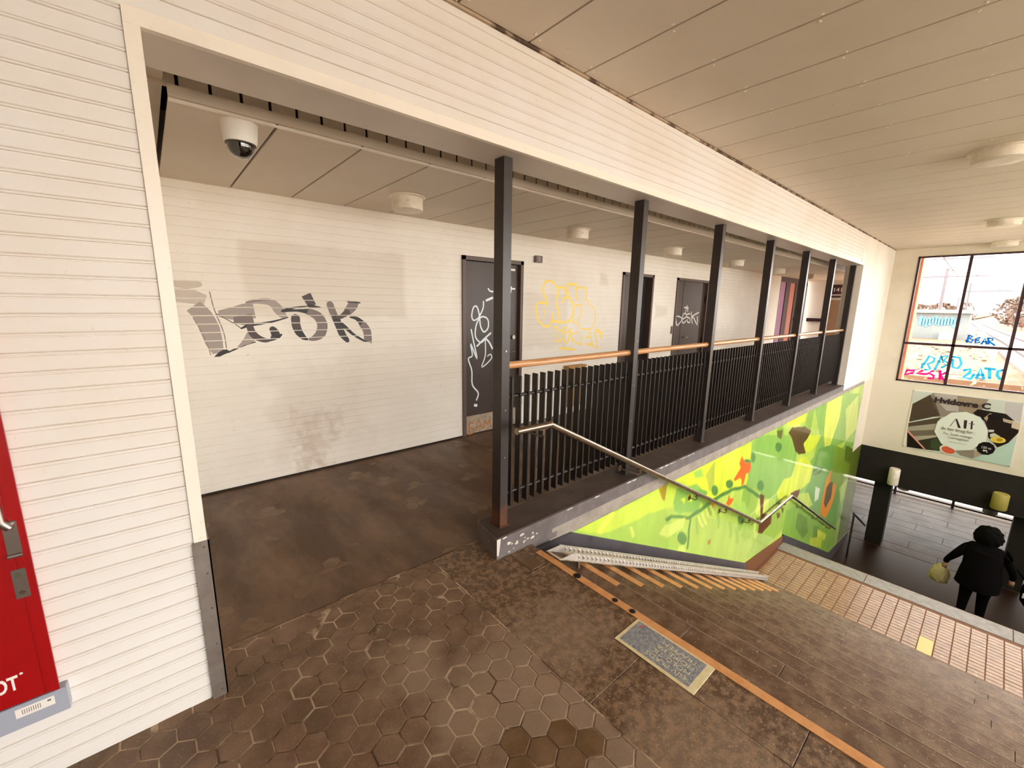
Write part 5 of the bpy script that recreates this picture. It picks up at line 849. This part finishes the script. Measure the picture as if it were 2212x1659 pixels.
# ================================================================== person on the lower flight
def person():
    px, py = 10.2, -.36; zs = ZL-RISE*math.ceil((px-X2)/G)
    t = thing('person', (px, py, zs), 'person in a black coat seen from behind, walking down the lower stairs', 'person')
    def skin(name, verts, edges, radii, mt, sub=2, smooth=True):
        me = bpy.data.meshes.new(name); me.from_pydata(verts, edges, []); me.update()
        o = link(name, me, mt, t); md = o.modifiers.new('skin', 'SKIN'); md.use_smooth_shade = True
        for i, r in enumerate(radii):
            sv = me.skin_vertices[0].data[i]; sv.radius = r if isinstance(r, tuple) else (r, r)
        me.skin_vertices[0].data[0].use_root = True
        s2 = o.modifiers.new('sub', 'SUBSURF'); s2.levels = s2.render_levels = sub
        return o
    # facing +x (walking down), left hand is +y
    V = [(0, 0, .80), (.02, 0, .98), (.05, 0, 1.14), (.09, 0, 1.28), (.12, 0, 1.36), (.15, 0, 1.44), (.17, 0, 1.52),
         (.08, .18, 1.28), (.02, .31, 1.08), (.10, .40, .90), (.13, .41, .82),
         (.08, -.18, 1.28), (.03, -.32, 1.10), (.14, -.36, .92), (.2, -.36, .85),
         (0, .10, .74), (.05, .11, .42), (-.02, .12, .06), (.10, .125, .03),
         (0, -.10, .74), (.18, -.10, .38), (.16, -.11, -.06), (.28, -.11, -.10)]
    E = [(0,1),(1,2),(2,3),(3,4),(4,5),(5,6),(3,7),(7,8),(8,9),(9,10),(3,11),(11,12),(12,13),(13,14),(0,15),(15,16),(16,17),(17,18),(0,19),(19,20),(20,21),(21,22)]
    Rr = [(.19,.17),(.19,.17),(.19,.16),(.17,.14),(.07,.07),(.085,.08),(.07,.07),.085,.065,.045,.04,.085,.065,.045,.04,.12,.08,.055,.045,.12,.08,.055,.045]
    skin('body', V, E, Rr, M['coat'])
    # coat skirt
    cs = MB(); n = 20; rows = [(.62, .27, .24), (.80, .26, .23), (.98, .235, .2), (1.16, .225, .17), (1.27, .20, .14)]
    for z, ry, rx in rows:
        for k in range(n):
            a = 2*PI*k/n; f = 1+.05*math.sin(3*a+z*7); cs.v.append((px+.02+.05*(z-.8)+rx*f*math.cos(a), py+ry*f*math.sin(a), zs+z))
    for i in range(len(rows)-1):
        for k in range(n): q = (k+1) % n; cs.f.append((i*n+k, i*n+q, (i+1)*n+q, (i+1)*n+k))
    cs.f.append(tuple(range((len(rows)-1)*n, len(rows)*n)))
    part('coat', cs, M['coat'], t, True)
    # bushy hair: one lumpy volume
    import bmesh
    bm = bmesh.new(); bmesh.ops.create_icosphere(bm, subdivisions=4, radius=1.0); r_ = random.Random(4)
    for v in bm.verts:
        p = v.co.copy(); k = 1+.13*math.sin(7*p.x+3)*math.sin(6*p.y+1)*math.sin(7*p.z+1)+.09*math.sin(23*p.x)*math.sin(21*p.y+2)*math.sin(25*p.z)+r_.uniform(-.012, .012)
        v.co = Vector((p.x*.15*k, p.y*.17*k, p.z*.19*k))
    me = bpy.data.meshes.new('hair'); bm.to_mesh(me); bm.free(); me.polygons.foreach_set('use_smooth', [True]*len(me.polygons))
    link('hair', me, M['hair'], t, (.13, 0, 1.49))
    fc = MB().lathe([(.02, -.11), (.06, -.09), (.075, -.03), (.078, .03), (.06, .08), (.02, .1)], (0, 0, 0), 16)
    link('face', fc.mesh('face', True), M['skin'], t, (.235, 0, 1.46))
    for s in (1, -1):
        hx = (.13, .41, .80) if s == 1 else (.2, -.36, .83)
        m = MB().lathe([(.012, .02), (.03, .0), (.034, -.03), (.03, -.06), (.015, -.075)], (0, 0, 0), 10)
        for f in range(4):
            yy = -.024+f*.016; m.tube([(0, yy, -.055), (.006, yy, -.085), (.022, yy, -.105+.004*f), (.03, yy, -.098)], [.009, .0085, .008, .006], 8)
        m.tube([(.01, -.02, -.02), (.035, -.03, -.045), (.045, -.025, -.07)], [.011, .01, .008], 8)
        link('hand', m.mesh('hand', True), M['skin'], t, hx)
    return t, px, py, zs
pt, px, py, zs = person()
bg_ = MB(); n = 14; rws = [(.0, .02, .01), (-.03, .05, .02), (-.09, .10, .045), (-.17, .125, .055), (-.26, .13, .06), (-.33, .115, .055), (-.36, .07, .03)]
for z, a_, b_ in rws:
    for k in range(n):
        a = 2*PI*k/n; f = 1+.16*math.sin(5*a+z*22)+.06*math.sin(9*a); bg_.v.append((px+.16+b_*f*math.cos(a)*1.4, py+.45+a_*f*math.sin(a), zs+.76+z))
for i in range(len(rws)-1):
    for k in range(n): q = (k+1) % n; bg_.f.append((i*n+k, i*n+q, (i+1)*n+q, (i+1)*n+k))
bg_.f.append(tuple(range((len(rws)-1)*n, len(rws)*n)))
whole('plastic_bag', bg_, M['bag'], 'crumpled pale yellow plastic bag hanging from the left hand of the person', 'bag', (px+.16, py+.45, zs+.76), True)
sbm = MB(); rws = [(.0, .10, .10), (.1, .17, .13), (.3, .18, .14), (.42, .15, .12), (.46, .06, .05)]; n = 16
for z, a_, b_ in rws:
    for k in range(n):
        a = 2*PI*k/n; c_, s_ = math.cos(a), math.sin(a); q = 1/(abs(c_)**3+abs(s_)**3)**(1/3); sbm.v.append((px+.14+b_*q*c_, py-.64+a_*q*s_, zs+.50+z))
for i in range(len(rws)-1):
    for k in range(n): q = (k+1) % n; sbm.f.append((i*n+k, i*n+q, (i+1)*n+q, (i+1)*n+k))
sbm.f += [tuple(range(n-1, -1, -1)), tuple(range((len(rws)-1)*n, len(rws)*n))]
sh = thing('shoulder_bag', (px+.14, py-.64, zs+.5), 'bulky black bag with a small painted glint carried at the right side of the person', 'bag')
part('bag_body', sbm, M['coat'], sh, True)
part('bag_strap', MB().tube([(px+.1, py-.50, zs+.93), (px+.06, py-.36, zs+1.12), (px+.04, py-.2, zs+1.30)], .014, 8), M['coat'], sh, True)
part('bag_glint', MB().box(px-.02, px-.005, py-.50, py-.48, zs+.70, zs+.78), M['white'], sh)  # white chip standing in for a glint of light beside the bag
# ================================================================== outdoors beyond the window
struct('ground', MB().box(23.5, 700, -400, 400, -1.25, -1.0).box(-60, 700, 6.8, 400, -.6, -.2), M['ground'])
struct('ground_bounce', MB().box(-60, 23.5, -60, YR-.7, -.35, -.05).box(-60, XB-.4, YR-1, 8, -.35, -.05), M['concrete'])  # unseen pale ground, added to bounce daylight up to the ceilings
struct('embankment', MB().box(18.2, 23.5, 3.4, 6.8, -1.25, -1.0).box(XE+.3, 18.2, -6, 8, -1.45, -1.0), M['verge'])
bp_ = whole('brick_pier', MB().bbox(XE+.31, XE+.75, 1.40, 1.75, -1.0, 3.0, .01), M['salmon'], 'salmon brick pier outside the left edge of the big window', 'pier', (XE+.5, 1.57, -1.0))
sd = thing('relay_shed', (59, 3.8, -1.0), 'low pale shed with light blue graffiti beside the tracks', 'shed')
part('shed_walls', MB().box(57.2, 61, 2.2, 6.0, -1, 1.45), M['shed'], sd)
part('shed_roof', MB().box(56.8, 61.4, 1.9, 6.3, 1.45, 1.75), M['shedroof'], sd)
part('shed_cabinet', MB().box(56.2, 57.1, 3.0, 3.9, -1, -.35), M['shedroof'], sd)
sg_ = MB(); r_ = random.Random(2)
for i in range(13):
    y = 2.75+i*.21; sg_.box(57.14, 57.19, y, y+.26, .35+r_.uniform(-.25, .1), .95+r_.uniform(-.1, .2))
part('graffiti', sg_, M['blue'], sd, label='light blue sprayed band')
# tracks
def track(pts, nm):
    t = thing(nm, (pts[0][0], pts[0][1], -1), None, 'track')
    L = MB(); Rl = MB(); be = MB(); sl = MB()
    for (xa, ya), (xb, yb) in zip(pts[:-1], pts[1:]):
        d = Vector((xb-xa, yb-ya, 0)).normalized(); n = Vector((-d.y, d.x, 0))
        A_, B_ = Vector((xa, ya, 0)), Vector((xb, yb, 0))
        be.prism([A_+n*1.5+Vector((0, 0, -1)), A_-n*1.5+Vector((0, 0, -1)), B_-n*1.5+Vector((0, 0, -1)), B_+n*1.5+Vector((0, 0, -1))], (0, 0, .12))
        for s, m in ((.72, L), (-.72, Rl)):
            m.prism([A_+n*(s+.05)+Vector((0, 0, -.9)), A_+n*(s-.05)+Vector((0, 0, -.9)), B_+n*(s-.05)+Vector((0, 0, -.9)), B_+n*(s+.05)+Vector((0, 0, -.9))], (0, 0, .15))
    part('track_bed', be, M['ballast'], t); part('rail', L, M['railway'], t); part('rail', Rl, M['railway'], t)
    return t
TR = [(24, -2.6), (34, -1.9), (45, -1.3), (54, -.8), (70, .25), (86, 1.3), (105, 2.4), (142, 4.4), (220, 8.6), (400, 18)]
track(TR, 'railway_track')['label'] = 'curving railway track seen through the middle panes of the big window'
track([(46+i*14, 13+i*1.5) for i in range(9)], 'railway_track')['label'] = 'straight railway track behind the pale shed'
# masts
mn = ['tall reddish catenary mast behind the pale shed', 'thin catenary mast left of the tall reddish one', 'catenary mast at the left edge of the window view', 'slim mast by the near end of the curving track', 'mast standing among the shrubs right of the track', 'second mast among the shrubs right of the track', 'far mast in the gap where the track bends']
for i, (x, y, h, r) in enumerate([(75, 5.6, 7.8, .17), (95, 10.2, 9, .10), (70, 7.9, 9.5, .07), (80, 3.6, 6.2, .10), (84, -2.4, 6.2, .10), (112, -1.0, 7.5, .12), (190, 10.5, 7, .16)]):
    t = thing('catenary_mast', (x, y, -1), mn[i], 'mast', 'overhead line masts')
    part('mast_pole', MB().tube([(x, y, -1), (x, y, -1+h)], r, 8), M['railway'], t)
    part('cross_arm', MB().box(x-.06, x+.06, y-3.6 if i != 2 else y-6, y+(2.5 if i < 3 else .3), h-2.1, h-1.95), M['railway'], t)
    part('stay_arm', MB().tube([(x, y, h-1.1), (x, y-2.8, h-2)], .05, 6), M['railway'], t)
wr = thing('overhead_wires', (40, 0, 5), 'thin overhead contact wires above the tracks', 'wire')
for y, z in ((4.5, 4.4), (6.5, 4.1), (8.5, 3.8), (10.5, 3.5), (0., 5.2), (-2.5, 5.0)):
    part('wire', MB().tube([(26, y-6 if y < 2 else y-2, z), (60, y-1.2, z-.1), (150, y+5, z)], .025, 5), M['railway'], wr)
# shrubs
def shrub(x, y, r, h, lab, seed):
    t = thing('bare_tree', (x, y, -1), lab, 'tree', 'bare trees beyond the window'); g = random.Random(seed); m = MB()
    for _ in range(420):
        a, u = g.uniform(0, 2*PI), g.random()**.5; z = g.random(); rad = r*u*math.sin(PI*(.12+.8*z))
        cx_, cy_, cz_ = x+rad*math.cos(a), y+rad*math.sin(a), -1+h*(.08+.92*z)
        s = g.uniform(.14, .38)*r/2.2; n_ = Vector((g.uniform(-1, 1), g.uniform(-1, 1), g.uniform(-.4, 1))).normalized(); q = n_.orthogonal().normalized(); w_ = n_.cross(q)
        c0 = Vector((cx_, cy_, cz_)); m.poly([c0+q*s, c0+w_*s*.7, c0-q*s, c0-w_*s*.5])
    o = part('twigs', m, M['foliage'], t); o['kind'] = 'stuff'
    part('trunk', MB().tube([(x, y, -1), (x+.05*r, y, -1+h*.6)], [.06*r, .03*r], 6), M['salmon'], t)
tl = ['low bare tree nearest the right edge of the track view', 'round bare tree right of the bend in the track', 'taller bare tree behind the round one', 'bare tree at the right border of the window view', 'bare tree left of the pale shed', 'bare tree peeking over the roof of the pale shed', 'wide bare tree far beyond the pale shed', 'bare tree right of the pale shed']
for i, (x, y, r, h) in enumerate([(72, -3.2, 1.5, 3.2), (100, -1.7, 2.2, 5.6), (128, -.4, 2.8, 5.2), (60, -4.6, 2.2, 4.2), (105, 12.6, 3.0, 3.9), (121, 8.8, 3.2, 4.2), (150, 15, 4.0, 4.2), (117, 5.3, 1.6, 4.3)]):
    shrub(x, y, r, h, tl[i], 20+i)
# litter on the ballast, low wall and fence
lt = MB(); g = random.Random(9)
for _ in range(420):
    x = 24+g.random()**1.6*26; y = g.uniform(.25, 4.2)*(x/24)**.6; s = g.uniform(.05, .22)
    a = g.uniform(0, PI); c0 = Vector((x, y, -.985+g.uniform(0, .05))); q = Vector((math.cos(a), math.sin(a), g.uniform(-.3, .3)))*s; w_ = Vector((-math.sin(a), math.cos(a), g.uniform(-.3, .3)))*s*.6
    lt.poly([c0+q, c0+w_, c0-q, c0-w_])
o = whole('scattered_litter', lt, M['shedroof'], 'pale litter and stones scattered on the brown bank', 'litter', (30, 2, -1)); o['kind'] = 'stuff'
lw = thing('low_wall', (24, -.75, -1), 'low pale graffiti covered wall beside the track', 'wall')
part('wall_body', MB().box(23.9, 29, -.98, -.85, -1, -.1), M['shedroof'], lw)
fc_ = thing('track_fence', (34, 0, -1), 'pale post and rail fence along the near side of the curving track', 'fence')
FP = [(x, y+2.0) for x, y in TR[1:7]]
for z in (-.1, -.5): part('fence_rail', MB().tube([(x, y, z) for x, y in FP], .05, 6), M['shedroof'], fc_)
for (xa, ya), (xb, yb) in zip(FP[:-1], FP[1:]):
    for i in range(5): part('fence_post', MB().box(xa+(xb-xa)*i/5-.06, xa+(xb-xa)*i/5+.06, ya+(yb-ya)*i/5-.06, ya+(yb-ya)*i/5+.06, -1, .0), M['shedroof'], fc_)
